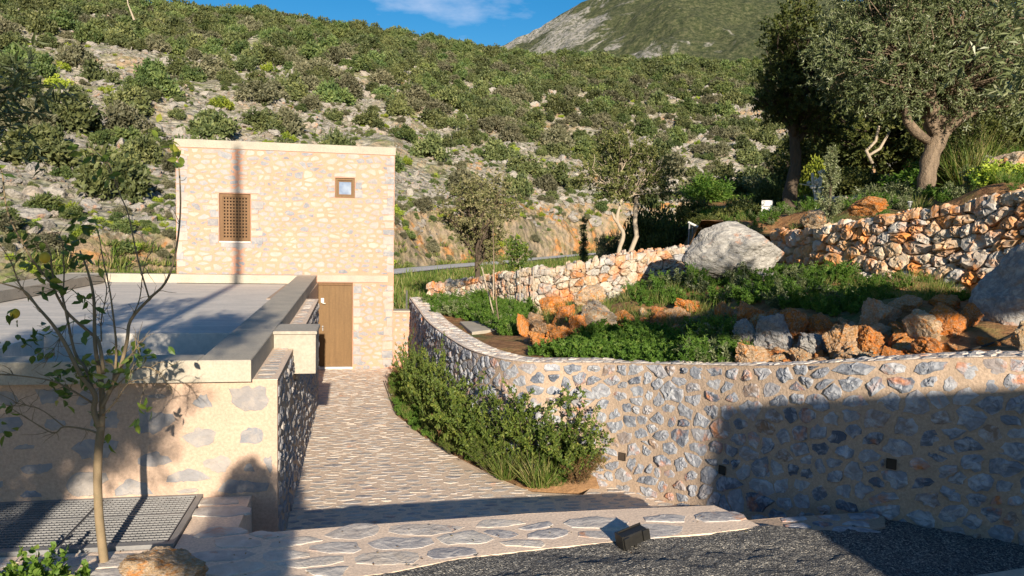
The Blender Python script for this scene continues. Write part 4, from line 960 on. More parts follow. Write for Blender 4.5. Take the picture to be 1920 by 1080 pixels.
# ------------------------------------------------------------------ foliage kit
T_R = (np.array([(0, 0, 0), (.45, .5, .10), (1, 0, -.04), (.45, -.5, .10)]), np.array([(0, 1, 2), (0, 2, 3)]))
T_L = (np.array([(0, 0, 0), (.25, .40, .07), (.6, .46, .08), (1, 0, -.08), (.6, -.46, .08), (.25, -.40, .07), (.5, 0, 0)]), np.array([(0, 6, 1), (1, 6, 2), (2, 6, 3), (3, 6, 4), (4, 6, 5), (5, 6, 0)]))
T_B = (np.array([(0, .5, 0), (.55, .4, .03), (1, 0, -.15), (.55, -.4, .03), (0, -.5, 0)]), np.array([(0, 1, 4), (1, 3, 4), (1, 2, 3)]))[:2]
def unit(v): return v/(np.linalg.norm(v, axis=-1, keepdims=True)+1e-9)
def leaves(P, D, Ln, W, rg, T=T_R, side=None):
    n = len(P); D = unit(D); r = rg.normal(size=(n, 3)) if side is None else side
    S = unit(np.cross(D, r)); N_ = np.cross(S, D); tv, tf = T
    Ln = np.zeros(n)+Ln; W = np.zeros(n)+W
    V = P[:, None, :]+D[:, None, :]*(tv[None, :, 0:1]*Ln[:, None, None])+S[:, None, :]*(tv[None, :, 1:2]*W[:, None, None])+N_[:, None, :]*(tv[None, :, 2:3]*Ln[:, None, None])
    F_ = (np.arange(n)[:, None, None]*len(tv)+tf[None]).reshape(-1, 3)
    return V.reshape(-1, 3), F_, len(tv)
class LV:
    def __init__(s): s.V = []; s.F = []; s.A = []; s.n = 0
    def add(s, P, D, Ln, W, rg, rnd, T=T_R, side=None):
        if not len(P): return
        V, F_, k = leaves(P, D, Ln, W, rg, T, side); s.V.append(V); s.F.append(F_+s.n); s.n += len(V); s.A.append(np.repeat(np.clip(np.zeros(len(P))+rnd, 0, 1), k))
    def mesh(s, name, mat): return mesh_np(name, np.vstack(s.V), [np.vstack(s.F)], [mat] if not isinstance(mat, list) else mat, attr=np.concatenate(s.A))
def clumps(lv, C, R, n, Ln, W, rg, T=T_R, flat=.8, upb=.2, var=.28):
    C = np.asarray(C, float); K = len(C); R = np.zeros(K)+R; N_ = K*n
    d = unit(rg.normal(size=(N_, 3))); rr_ = rg.random(N_)**.45
    c = np.repeat(C, n, 0); r = np.repeat(R, n); P = c+d*np.array([1, 1, flat])*(r*rr_)[:, None]
    D = d*.7+rg.normal(size=(N_, 3))*.6+np.array([0, 0, upb])
    cr = np.repeat(rg.uniform(-var, var, K), n)
    lv.add(P, D, Ln*rg.uniform(.7, 1.3, N_), W*rg.uniform(.7, 1.3, N_), rg, .45+cr+rg.normal(0, .16, N_), T)
def sprig(lv, path, n, Ln, W, rg, T=T_R, spread=.9, base=.45, t0=.1, mbt=None, r=.004):
    path = np.asarray(path); m_ = len(path); t_ = rg.uniform(t0, 1, n)*(m_-1); i = np.minimum(t_.astype(int), m_-2); f = (t_-i)[:, None]
    P = path[i]*(1-f)+path[i+1]*f; Tn = unit(path[i+1]-path[i]); D = Tn*.55+unit(rg.normal(size=(n, 3)))*spread
    lv.add(P, D, Ln*rg.uniform(.7, 1.25, n), W*rg.uniform(.75, 1.2, n), rg, base+rg.normal(0, .17, n), T)
    if mbt is not None: mbt.tube(path, np.linspace(r, r*.3, m_), 4, cap=False)
def bend(a, d, L_, rg, n=5, droop=0., wig=.12):
    P = [np.array(a, float)]; d = np.array(d, float); d /= np.linalg.norm(d)
    for k in range(n):
        d = d+rg.normal(0, wig, 3)+np.array([0, 0, -droop]); d /= np.linalg.norm(d); P.append(P[-1]+d*L_/n)
    return np.array(P)

def tree(name, label, cat, base, trunk, r0, ell, ntip, leaf, L_, W, mat, bark, seed, nl=6, spr=3, spl=.45, npl=16, droop=.05, r1=None, group=None, T=T_R, gaps=.0, bseg=6, rtip=.006):
    """base world xyz; trunk: list of (x,y,z) relative; ell: [(cx,cy,cz,rx,ry,rz,weight)] relative"""
    rg = np.random.default_rng(seed); o = thing(name, label, cat, base, group)
    mb = MB(); tr = catmull([np.array(p, float) for p in trunk], 5) if len(trunk) > 2 else np.array(trunk, float)
    n = len(tr); rr_ = np.linspace(r0, r1 or r0*.6, n); rr_[0] *= 1.25; mb.tube(tr, rr_*(1+.08*np.sin(np.arange(n)*1.7)), 12)
    V0 = mb.V[-1]; V0 += (fbm(V0+seed, 7, 3, seed)*r0*.22)[:, None]*unit(V0-V0.mean(0))
    fork = tr[-1]; W_ = np.array([e[6] for e in ell]); W_ = W_/W_.sum(); tips = []
    while len(tips) < ntip:
        e = ell[rg.choice(len(ell), p=W_)]; d = unit(rg.normal(size=3)); q = np.array(e[:3])+d*np.array(e[3:6])*rg.uniform(.25, 1)**.5
        if gaps > 0 and fbm(q[None]+seed, 1.1/np.mean(e[3:6]), 2, seed)[0] < -(.35-gaps): continue
        tips.append(q)
    tips = np.array(tips); lim = tips[rg.choice(len(tips), nl, replace=False)]
    for _ in range(4):
        a_ = ((tips[:, None]-lim[None])**2).sum(-1).argmin(1); lim = np.array([tips[a_ == k].mean(0) if (a_ == k).any() else lim[k] for k in range(nl)])
    lv = LV(); rf = rr_[-1]
    for k in range(nl):
        end = fork+(lim[k]-fork)*.92; N_ = 7; u = np.linspace(0, 1, N_)[:, None]; Lk = np.linalg.norm(end-fork)
        st_ = tr[max(0, n-1-int(rg.integers(0, 3)))]
        pl = st_*(1-u)+end*u+np.vstack([np.zeros(3), rg.normal(0, Lk*.055, (N_-2, 3)), np.zeros(3)])+np.array([0, 0, 1.])*np.sin(u*np.pi)*Lk*.06
        rl_ = np.linspace(rf*.72, rf*.22, N_); mb.tube(pl, rl_, 8)
        for q in tips[a_ == k]:
            i = int(rg.integers(2, N_)); s0 = pl[i]; dq = q-s0; Lq = np.linalg.norm(dq)
            bp = np.array([s0, s0+dq*.35+rg.normal(0, Lq*.08, 3), s0+dq*.7+rg.normal(0, Lq*.08, 3), q]); mb.tube(bp, np.linspace(max(rl_[i]*.45, rtip*1.5), rtip, 4), bseg, cap=False)
            cv = rg.uniform(-.2, .2)
            for _ in range(spr):
                d = unit(dq)*.5+unit(rg.normal(size=3))*.9+np.array([0, 0, .1]); i0 = bp[int(rg.integers(2, 4))]
                sprig(lv, bend(i0, d, spl*rg.uniform(.6, 1.3), rg, 4, droop), npl, L_, W, rg, T, base=.45+cv, mbt=None)
    ob = mb.build('trunk', bark, o, smooth=True); cr = link('crown', lv.mesh('crown', mat), o)
    return o
def copy_tree(o, parent=None):
    c = o.copy(); scene.collection.objects.link(c)
    if parent: c.parent = parent
    for ch in list(o.children): copy_tree(ch, c)
    return c

# ------------------------------------------------------------------ scatter helper for uncountable cover
def scatter(name, protos, P, S, seed, label=None, cat=None, tilt=.15):
    rg = np.random.default_rng(seed); n = len(P); col = bpy.data.collections.new(name+'_kinds')
    for k, me in enumerate(protos):
        ob = bpy.data.objects.new('%s_%02d' % (name, k), me); col.objects.link(ob)
    me = bpy.data.meshes.new(name); me.vertices.add(n); me.vertices.foreach_set('co', np.asarray(P, np.float32).ravel())
    R_ = np.c_[rg.normal(0, tilt, n), rg.normal(0, tilt, n), rg.uniform(0, 6.28, n)].astype(np.float32)
    a = me.attributes.new('rot', 'FLOAT_VECTOR', 'POINT'); a.data.foreach_set('vector', R_.ravel())
    a = me.attributes.new('scl', 'FLOAT', 'POINT'); a.data.foreach_set('value', np.asarray(S, np.float32))
    a = me.attributes.new('idx', 'INT', 'POINT'); a.data.foreach_set('value', rg.integers(0, len(protos), n).astype(np.int32))
    o = link(name, me); g = bpy.data.node_groups.new(name+'_gn', 'GeometryNodeTree')
    g.interface.new_socket('Geometry', in_out='INPUT', socket_type='NodeSocketGeometry'); g.interface.new_socket('Geometry', in_out='OUTPUT', socket_type='NodeSocketGeometry')
    gi = g.nodes.new('NodeGroupInput'); go = g.nodes.new('NodeGroupOutput'); ci = g.nodes.new('GeometryNodeCollectionInfo'); ip = g.nodes.new('GeometryNodeInstanceOnPoints')
    ci.inputs['Collection'].default_value = col; ci.inputs['Separate Children'].default_value = True; ci.inputs['Reset Children'].default_value = True
    def na(nm_, ty):
        q = g.nodes.new('GeometryNodeInputNamedAttribute'); q.data_type = ty; q.inputs['Name'].default_value = nm_; return [s_ for s_ in q.outputs if s_.enabled and s_.name == 'Attribute'][0]
    g.links.new(gi.outputs[0], ip.inputs['Points']); g.links.new(ci.outputs[0], ip.inputs['Instance']); ip.inputs['Pick Instance'].default_value = True
    g.links.new(na('idx', 'INT'), ip.inputs['Instance Index']); g.links.new(na('rot', 'FLOAT_VECTOR'), ip.inputs['Rotation']); g.links.new(na('scl', 'FLOAT'), ip.inputs['Scale'])
    g.links.new(ip.outputs[0], go.inputs[0]); md = o.modifiers.new('scatter', 'NODES'); md.node_group = g
    tag(o, label, cat, kind='stuff'); return o

# ------------------------------------------------------------------ hillside scrub
def scrub_mesh(seed, mat, K=26, n=75, Ln=.17, W=.10, h=.85):
    rg = np.random.default_rng(seed); C = []
    while len(C) < K:
        d = unit(rg.normal(size=3)); d[2] = abs(d[2]); q = d*np.array([.78, .78, h])*rg.uniform(.35, 1)**.5+np.array([0, 0, .12])
        q[:2] *= 1+.25*rg.uniform(-1, 1); C.append(q)
    lv = LV(); clumps(lv, C, rg.uniform(.2, .34, K), n, Ln, W, rg); return lv.mesh('foliage', mat)
SC = {k: [scrub_mesh(100+i*7+j, MT[k]) for j in range(3)] for i, k in enumerate(('hs_dark', 'hs_grey', 'hs_green'))}
SC['hs_lime'] = [scrub_mesh(150+j, MT['hs_lime'], 14, 60, .16, .1, .6) for j in range(2)]
rg = np.random.default_rng(2024)
cand = []
N0 = 9000
az_ = rg.uniform(-27, 52, N0); t_ = rg.random(N0)**.62
rc = rc_of(az_)+3; r_ = np.sqrt(rc**2+(RR+6-rc**1)**1*0+(t_)*((RR+8)**2-rc**2))
X = r_*np.sin(np.radians(az_)); Y = r_*np.cos(np.radians(az_)); tt = (r_-rc)/(RR-rc)
dn = fbm(p3(X, Y), .045, 3, 201)+.35*fbm(p3(X, Y), .13, 3, 202)
prob = np.clip(.24+.62*tt**.8+np.clip((az_-2)/25, -.25, .45)+dn*1.2, .07, 1)
prob = np.where((az_ < -7) & (tt < .16), .9, prob); keep = rg.random(N0) < prob; X, Y, r_, az_, tt = X[keep], Y[keep], r_[keep], az_[keep], tt[keep]
ordr = np.argsort(r_); pts = []; grid = {}
for i in ordr:
    s = rg.uniform(1.3, 2.7) if rg.random() > .25 else rg.uniform(.5, 1.1)
    kx, ky = int(X[i]//3), int(Y[i]//3); bad = False
    for a in (-1, 0, 1):
        for b_ in (-1, 0, 1):
            for (x2, y2, s2) in grid.get((kx+a, ky+b_), ()):
                if (X[i]-x2)**2+(Y[i]-y2)**2 < (.60*(s+s2)*(1.12-.38*min(1, tt[i])))**2: bad = True
    if bad: continue
    grid.setdefault((kx, ky), []).append((X[i], Y[i], s)); pts.append((X[i], Y[i], s, az_[i], r_[i]))
pts = np.array(pts); zz = H_far(pts[:, 3], pts[:, 4])
print('hill shrubs', len(pts))
LB = {'hs_dark': 'rounded dark green maquis shrub growing among grey rocks on the hillside', 'hs_grey': 'grey-brown thinly leaved maquis shrub on the rocky hillside', 'hs_green': 'mid green bushy maquis shrub on the rocky hillside', 'hs_lime': 'low lime-green spurge cushion among the hillside rocks'}
kinds = rg.choice(['hs_dark', 'hs_grey', 'hs_green', 'hs_lime'], len(pts), p=[.44, .24, .21, .11])
kinds[(kinds == 'hs_lime') & (pts[:, 4] > 120)] = 'hs_green'
fr = []
for i in range(len(pts)):
    d = np.array([pts[i, 0], pts[i, 1], zz[i]+1]); dep_ = d@vF; qx = 960+FPX*(d@vR)/dep_; qy = 540-FPX*(d@vU)/dep_
    fr.append(-20 < qx < 1500 and -40 < qy < 520 and not (335 < qx < 735 and qy > 285))
fr = np.array(fr); size = np.where(fr, pts[:, 2]/pts[:, 4], 0); top_i = set(np.argsort(-size)[:290].tolist())
rest = {k: [] for k in SC}
for i in range(len(pts)):
    k = kinds[i]; s = pts[i, 2]*(.55 if k == 'hs_lime' else 1)
    if i in top_i:
        o = link('shrub', SC[k][i % len(SC[k])], None, (pts[i, 0], pts[i, 1], zz[i]+EZ-.12*s)); sc_ = s*(.85+.3*((i*37) % 10)/10)
        o.scale = (s, s*(.8+.4*((i*53) % 10)/10), sc_*1.12); o.rotation_euler = (0, 0, (i*2.399) % 6.28); tag(o, LB[k], 'shrub', {'hs_dark': 'dark green maquis shrubs', 'hs_grey': 'grey-brown maquis shrubs', 'hs_green': 'mid green maquis shrubs', 'hs_lime': 'lime-green cushions'}[k]+' on the hillside')
    else: rest[k].append((pts[i, 0], pts[i, 1], zz[i]+EZ-.12*s, s))
for k, L_ in rest.items():
    if not L_: continue
    A_ = np.array(L_); scatter('scrub', SC[k], A_[:, :3], A_[:, 3], 7, tilt=.05)
n = 2800; a_ = rg.uniform(-27, 50, n); rc_2 = rc_of(a_)+3; r_ = np.sqrt(rc_2**2+rg.random(n)*(RR**2-rc_2**2)); X = r_*np.sin(np.radians(a_)); Y = r_*np.cos(np.radians(a_)); k_ = fbm(p3(X, Y), .08, 3, 215) > rg.uniform(-.6, .25, n)
scatter('low_scrub', SC['hs_dark'][:2]+SC['hs_green']+SC['hs_grey'][:2]+SC['hs_lime'], np.c_[X, Y, H_far(a_, r_)+EZ-.08][k_], rg.lognormal(-.75, .4, k_.sum()).clip(.2, 1.1), 17, tilt=.1)
n = 5000; a_ = rg.uniform(-27, 40, n); rc_2 = rc_of(a_)+2; r_ = rc_2+rg.random(n)**1.3*75; X = r_*np.sin(np.radians(a_)); Y = r_*np.cos(np.radians(a_)); k_ = fbm(p3(X, Y), .10, 3, 217) > rg.uniform(-.4, .3, n)
scatter('low_scrub', SC['hs_green']+SC['hs_lime'][:1]+SC['hs_grey'][:1], np.c_[X, Y, H_far(a_, r_)+EZ-.04][k_], rg.lognormal(-1.35, .35, k_.sum()).clip(.12, .55), 18, tilt=.1)
# ridge line fill and loose rocks
n = 1700; a_ = rg.uniform(-27, 52, n); r_ = rg.uniform(RR-16, RR+14, n); z_ = H_far(a_, r_); P = np.c_[r_*np.sin(np.radians(a_)), r_*np.cos(np.radians(a_)), z_+EZ-.3]
scatter('scrub', SC['hs_dark']+SC['hs_green'], P, rg.uniform(1.3, 3.4, n)*rg.uniform(.7, 1, n), 8, tilt=.05)
def scree_mesh(seed):
    V, F_ = rock_mesh(seed, 2, 8, .22, .60); V = V*np.array([1, .8, .55]); return mesh_np('scree', V, [F_], [MT['scree']])
SR = [scree_mesh(300+i) for i in range(6)]
n = 46000; a_ = rg.uniform(-27, 48, n); rc = rc_of(a_)+2; r_ = np.sqrt(rc**2+rg.random(n)**1.1*((RR*.95)**2-rc**2)); X = r_*np.sin(np.radians(a_)); Y = r_*np.cos(np.radians(a_))
k_ = fbm(p3(X, Y), .06, 4, 205)+.25*(1-(r_-rc)/(RR-rc)) > rg.uniform(-.35, .35, n); X, Y, a_, r_ = X[k_], Y[k_], a_[k_], r_[k_]
scatter('scree_rocks', SR, np.c_[X, Y, H_far(a_, r_)+EZ], rg.lognormal(-1.62, .58, len(X)).clip(.12, 1.1), 9, tilt=.4)
def tuft_mesh(seed, mat, n, h, w, bw, droop=.5):
    rg = np.random.default_rng(seed); a = rg.uniform(0, 6.28, n); P = np.c_[np.cos(a), np.sin(a), a*0]*(rg.random(n)**.5*w)[:, None]; D = np.c_[np.cos(a)*droop, np.sin(a)*droop, np.ones(n)]+rg.normal(0, .25, (n, 3)); D[:, 2] = np.abs(D[:, 2])
    lv = LV(); lv.add(P, D, h*rg.uniform(.5, 1.2, n), bw, rg, rg.random(n), T_B); return lv.mesh('grass', mat)
GT = [tuft_mesh(400+i, MT['lf_grass'], 45, .5, .5, .05) for i in range(3)]
n = 5000; a_ = rg.uniform(-24, 34, n); rc = rc_of(a_); r_ = 27+rg.random(n)*(rc+1-27); X = r_*np.sin(np.radians(a_)); Y = r_*np.cos(np.radians(a_)); k_ = (fbm(p3(X, Y), .2, 3, 206) > -.1) & ~((r_ > rc-15) & (r_ < rc-2.0)) & ~((X < 1) & (Y < 32))
scatter('valley_grass', GT, np.c_[X[k_], Y[k_], H_far(a_[k_], r_[k_])+EZ], rg.uniform(.5, 1.3, k_.sum()), 10)

n = 520; a_ = rg.uniform(-24, 30, n); rc = rc_of(a_); r_ = rc+rg.uniform(-.6, 7, n)**1.0
scatter('cutting_scrub', SC['hs_green']+SC['hs_grey']+SC['hs_lime'], np.c_[r_*np.sin(np.radians(a_)), r_*np.cos(np.radians(a_)), H_far(a_, r_)+EZ-.05], rg.lognormal(-1.0, .45, n).clip(.15, 1.0), 31)

# ------------------------------------------------------------------ trees
def wxyz(px, py, D): return up(pD(px, py, D))
def ground_at(px, D, fn):
    v = ray(px, 430); q = v*D; z = float(fn(q[0], q[1])); return (q[0], q[1], z+EZ)
# the old olive on the upper terrace
b0 = ground_at(1728, 15.5, U)
olive = tree('olive_tree', 'big old silvery olive tree with a thick leaning trunk on the upper terrace', 'tree', b0,
    [(0, 0, -.15), (.05, 0, .45), (.16, .05, .95), (.34, .0, 1.42)], .165,
    [(.2, .1, 3.0, 2.2, 2.0, 1.25, 3), (-1.3, -.3, 2.5, 1.3, 1.2, .9, 1.4), (1.4, -.2, 2.9, 1.5, 1.4, 1.1, 1.6), (.2, 0, 4.2, 2.2, 1.8, 1.2, 1.6), (-.9, .2, 3.6, 1.5, 1.5, 1.0, 1.0)], 720,
    None, .09, .026, MT['lf_olive'], MT['bark'], 501, nl=8, spr=5, spl=.55, npl=24, droop=.12, gaps=.1, rtip=.004, r1=.17)
mb = MB(); mb.tube([(0, 0, 1.2), (-.35, -.1, 1.35), (-.55, -.1, 1.55), (-.6, -.1, 1.95), (-.75, -.1, 2.3)], [.09, .10, .09, .07, .04], 10); mb.build('limb', MT['bark'], olive, True)
mb = MB(); mb.tube([(-.9, .4, .75), (-1.05, .4, 1.0), (-.85, .4, 1.2), (-.8, .4, 1.5)], [.035, .035, .03, .025], 7); mb.tube([(-1.0, .4, .9), (-.75, .4, 1.05), (-.55, .4, 1.4)], [.03, .03, .02], 7); mb.build('side_stem', MT['bark_pale'], olive, True)
# dark holm oak left of it
b0 = ground_at(1478, 19.5, U)
tree('holm_oak', 'tall dark evergreen oak with a bare dark trunk left of the olive tree', 'tree', b0,
    [(0, 0, -.2), (.0, 0, .6), (.12, 0, 1.3), (.05, .05, 2.1)], .19,
    [(.25, 0, 3.3, 1.0, 1.1, 1.1, 2.2), (0, 0, 4.3, .85, .9, .85, 1.4), (.65, 0, 2.4, .75, .8, .65, 1.1), (-.35, 0, 3.0, .7, .8, .7, .7), (.0, 0, 5.0, .5, .5, .5, .4)], 250,
    None, .075, .045, MT['lf_oak'], MT['bark_dark'], 502, nl=7, spr=5, spl=.32, npl=26)
# twin-stemmed tree beyond the middle wall
b0 = up(pD(1160, 500, 24))
tt_ = tree('twin_stem_oak', 'small round-crowned tree with two pale crooked stems beyond the dry stone wall', 'tree', b0,
    [(-.02, 0, -.3), (.0, 0, .5), (.12, 0, 1.0), (-.10, 0, 1.45), (.03, 0, 2.1)], .075,
    [(.3, 0, 3.0, 1.15, 1.1, .85, 2.2), (-.6, 0, 2.9, 1.0, .9, .75, 1.2), (1.1, 0, 2.6, .8, .9, .6, .9), (.1, 0, 3.7, .9, .9, .55, 1.0)], 190, None, .085, .05, MT['lf_twin'], MT['bark_pale'], 503, nl=7, spr=4, spl=.36, npl=17, gaps=.12)
mb = MB(); mb.tube([(.34, 0, -.3), (.36, 0, .45), (.55, 0, .95), (.48, 0, 1.4), (.50, 0, 2.2)], [.08, .075, .075, .07, .06], 10); mb.tube([(.0, 0, 1.25), (-.2, 0, 1.5), (-.27, 0, 1.68)], [.05, .045, .03], 8); mb.build('stem', MT['bark_pale'], tt_, True)
# mottled tree behind the garden corner
b0 = up(pD(893, 560, 25))
tree('carob_tree', 'loose mottled grey-green tree beyond the left end of the dry stone wall', 'tree', b0,
    [(0, 0, -.3), (.03, 0, .6), (0, 0, 1.2)], .12, [(-.1, 0, 2.5, 1.25, 1.0, .8, 2.5), (-.6, 0, 2.9, .8, .8, .6, 1), (.3, 0, 1.8, .6, .6, .7, .7), (-.1, 0, 3.4, .75, .8, .4, .9)], 135, None, .085, .05, MT['lf_carob'], MT['bark_dark'], 504, nl=6, spr=4, spl=.38, npl=17, gaps=.14)
# small bright round tree
b0 = up(pD(968, 575, 18.8))
tree('citrus_tree', 'small bright green round tree on a thin straight stem with stakes beside it', 'tree', b0,
    [(0, 0, -.2), (.0, 0, .5), (.0, 0, .9)], .018, [(0, 0, 1.27, .30, .3, .40, 1)], 60, None, .06, .034, MT['lf_lemon'], MT['bark_pale'], 505, nl=4, spr=3, spl=.14, npl=14, rtip=.003)
# thin staked sapling
b0 = up(hit(938, 618, G))
sap = tree('sapling', 'tall thin sapling with a few rusty leaves, growing in front of the dry stone wall', 'sapling', b0,
    [(0, 0, -.1), (-.12, 0, .8), (-.16, .05, 1.6), (-.20, .0, 2.35)], .015, [(-.05, 0, 2.5, .32, .3, .45, 1)], 34, None, .06, .034, MT['lf_carob'], MT['bark'], 506, nl=4, spr=4, spl=.3, npl=12, rtip=.003, r1=.008)
for i, (x, y0_, y1_, D, lb) in enumerate(((905, 618, 500, 15.6, 'leaning pale wooden stake propping the thin sapling'), (925, 590, 505, 17.6, 'thin upright stake left of the small round tree'), (975, 598, 500, 17.3, 'thin upright stake right of the small round tree'), (1000, 600, 505, 17.0, 'thin stake in front of the wall behind the orange rocks'))):
    a = wxyz(x+(28 if i == 0 else 0), y0_, D); c = wxyz(x-(2 if i == 0 else 0), y1_, D); mb = MB(); mb.tube([np.zeros(3), c-a], [.016, .012], 7)
    o = mb.build('stake', MT['bark_pale'], None, True, a); tag(o, lb, 'stake', 'stakes by the young trees')
# cypress
b0 = up(pD(1093, 496, 34))
cy = thing('cypress', 'narrow dark cypress standing before the road', 'tree', b0); rg = np.random.default_rng(507)
mb = MB(); mb.tube([(0, 0, -.6), (0, 0, 1.6)], [.05, .02], 7); mb.build('trunk', MT['bark_dark'], cy)
z_ = rg.uniform(.05, 2.05, 60); lv = LV(); clumps(lv, np.c_[rg.normal(0, .05, 60), rg.normal(0, .05, 60), z_], .16*np.clip((2.15-z_)/1.2, .35, 1), 45, .07, .03, rg, upb=1.0); link('crown', lv.mesh('crown', MT['hs_dark']), cy)
# slim grey-green conifer-like tree on the wall
b0 = ground_at(1552, 14.2, U)
sl = thing('slim_tree', 'slim feathery grey-green young tree rising from the sunlit dry stone wall', 'tree', b0); mb = MB(); mb.tube([(0, 0, -.6), (.02, 0, .6), (0, 0, 1.5)], [.03, .022, .006], 7); lv = LV(); rg = np.random.default_rng(508)
for k in range(120):
    z = rg.uniform(-.25, 1.45); a = rg.uniform(0, 6.28); L_ = .36*np.clip((1.75-z)/1.3, .2, 1)*(1 if z > .1 else .5)
    sprig(lv, bend((0, 0, z), (math.cos(a)*.75, math.sin(a)*.75, 1.0), L_, rg, 4, 0, .1), 34, .06, .02, rg, T_R, base=.62, mbt=mb, r=.004)
mb.build('trunk', MT['bark_dark'], sl); link('crown', lv.mesh('crown', MT['lf_olive']), sl)
# dark trees behind the terrace
bt = tree('evergreen_tree', 'dark bushy evergreen behind the upper terrace, directly behind the olive trunk', 'tree', ground_at(1640, 26, U),
    [(0, 0, -.3), (.1, 0, .8), (0, 0, 1.4)], .16, [(0, 0, 2.6, 2.3, 2.0, 1.7, 2.5), (-1.3, 0, 1.7, 1.2, 1.2, 1.0, 1), (1.3, 0, 1.9, 1.3, 1.2, 1.2, 1), (0, 0, 1.2, 1.6, 1.4, .7, 1)], 260, None, .13, .075, MT['lf_oak'], MT['bark_dark'], 509, nl=8, spr=4, spl=.55, npl=20, group='dark evergreens behind the terrace')
for (px, D, s, rz, lb) in ((1760, 25, .95, 1.2, 'dark bushy evergreen behind the terrace right of the olive trunk'), (1880, 23, 1.1, 2.4, 'dark tall evergreen behind the pale rock slab at the right edge'), (1560, 30, .9, 3.5, 'dark bushy evergreen behind the slim tree'), (1700, 34, 1.4, 4.4, 'tall far evergreen seen between the olive branches'), (1850, 33, 1.5, 5.5, 'tall far evergreen above the dark one at the right'), (1500, 36, .8, .6, 'low evergreen far behind the dark oak trunk'), (1960, 28, 1.5, 2.0, 'large evergreen cut by the right edge'), (1800, 20, .55, 3.0, 'lower lighter evergreen bush on the terrace right of the olive trunk')):
    c = copy_tree(bt); c.location = ground_at(px, D, U); c.scale = (s, s, s*1.02); c.rotation_euler = (0, 0, rz); c['label'] = lb
# bushes in the dark undergrowth
def bush_me(seed, mat, K, n, Ln, W, r=(.2, .34), h=.75): 
    rg = np.random.default_rng(seed); C = []
    while len(C) < K:
        d = unit(rg.normal(size=3)); d[2] = abs(d[2]); C.append(d*np.array([.75, .75, h])*rg.uniform(.3, 1)**.5+np.array([0, 0, .1]))
    lv = LV(); clumps(lv, C, rg.uniform(*r, K), n, Ln, W, rg); return lv.mesh('foliage', mat)
BM = {'oak': bush_me(520, MT['lf_oak'], 34, 110, .11, .06), 'weed': bush_me(521, MT['lf_weed'], 34, 110, .10, .05), 'olive': bush_me(522, MT['lf_olive'], 30, 110, .12, .035), 'yel': bush_me(523, MT['hs_lime'], 26, 90, .10, .06), 'dry': bush_me(524, MT['lf_grass'], 26, 100, .14, .03)}
for (px, D, r, h, k, lb, fn) in ((1385, 20.5, .80, .75, 'oak', 'dark green rounded bush left of the white box', U), (1340, 22, .6, .5, 'weed', 'green leafy bush above the huge round boulder', U), (1468, 18.5, .35, .35, 'weed', 'small bright green bush at the foot of the dark oak trunk', U),
        (1660, 18.5, .9, .75, 'olive', 'grey-green bush in shade left of the olive trunk', U), (1790, 17.5, .9, 1.0, 'oak', 'dark weedy bush behind the terrace right of the olive trunk', U), (1870, 13.2, .62, .5, 'yel', 'yellow-green bush in front of the pale rock slab', U), (1845, 15.5, .55, .6, 'olive', 'grey-green bush left of the pale rock slab', U), (1590, 23, 1.0, .9, 'oak', 'dark bush above the shaded rock outcrop', U),
        (1755, 14.6, .35, .18, 'weed', 'low green tuft at the foot of the olive trunk', U), (1690, 14.6, .35, .30, 'olive', 'wispy bush by the bollard light', U), (1440, 23.5, .6, 1.2, 'oak', 'tall narrow dark bush right of the white box', U), (1530, 24, .8, 1.3, 'yel', 'yellowish leafy bush behind the white-barked shrub', U), (1720, 21, 1.2, .9, 'weed', 'shaded leafy thicket behind the olive trunk', U), (1318, 30, 1.3, 1.1, 'weed', 'broad green bush on the bank directly above the metal rail', U), (1352, 36, 1.7, 1.6, 'oak', 'dark spreading bush on the bank behind the huge round boulder', U), (1405, 38, 1.8, 1.5, 'olive', 'grey-green spreading bush far behind the white utility box', U), (1322, 19.2, .42, .32, 'oak', 'low dark bush touching the back of the huge round boulder', U), (1300, 22.5, .7, .8, 'oak', 'small dark bush between the metal rail and the middle dry stone wall', U)):
    o = link('bush', BM[k], None, ground_at(px, D, fn)); o.scale = (r, r, h); o.rotation_euler = (0, 0, px % 6.2); tag(o, lb, 'bush')
for (px, py, D, r, h, k, lb) in ((1210, 478, 27, .95, 2.3, 'oak', 'dark tall thicket right of the twin-stemmed tree beyond the wall'), (1255, 470, 26, .9, 1.6, 'oak', 'dark bushy thicket above the right end of the middle dry stone wall'), (1140, 490, 29, .6, 1.6, 'olive', 'grey-green bush behind the twin stems'), (830, 555, 21.6, .36, .62, 'dry', 'rusty dry bush at the left end of the dry stone wall'), (905, 560, 19.2, .5, .5, 'weed', 'green bush against the dry stone wall left of the sapling'), (1290, 440, 30, 1.0, 1.0, 'weed', 'green bush beside the metal rail'), (1240, 460, 34, 1.3, 2.2, 'oak', 'dark tree-like bush far behind the metal rail')):
    q = wxyz(px, py+12, D); o = link('bush', BM[k], None, (q[0], q[1], q[2]-.1)); o.scale = (r, r, h); o.rotation_euler = (0, 0, px % 6.2); tag(o, lb, 'bush')
# pampas-like grass clump on the terrace
def clump_grass(seed, n, h, w, bw, mat=MT['lf_grass']): return tuft_mesh(seed, mat, n, h, w, bw, .35)
o = link('grass_clump', clump_grass(530, 420, 1.5, .18, .018), None, ground_at(1806, 17, U)); tag(o, 'tall upright grass clump right of the olive trunk', 'grass clump')
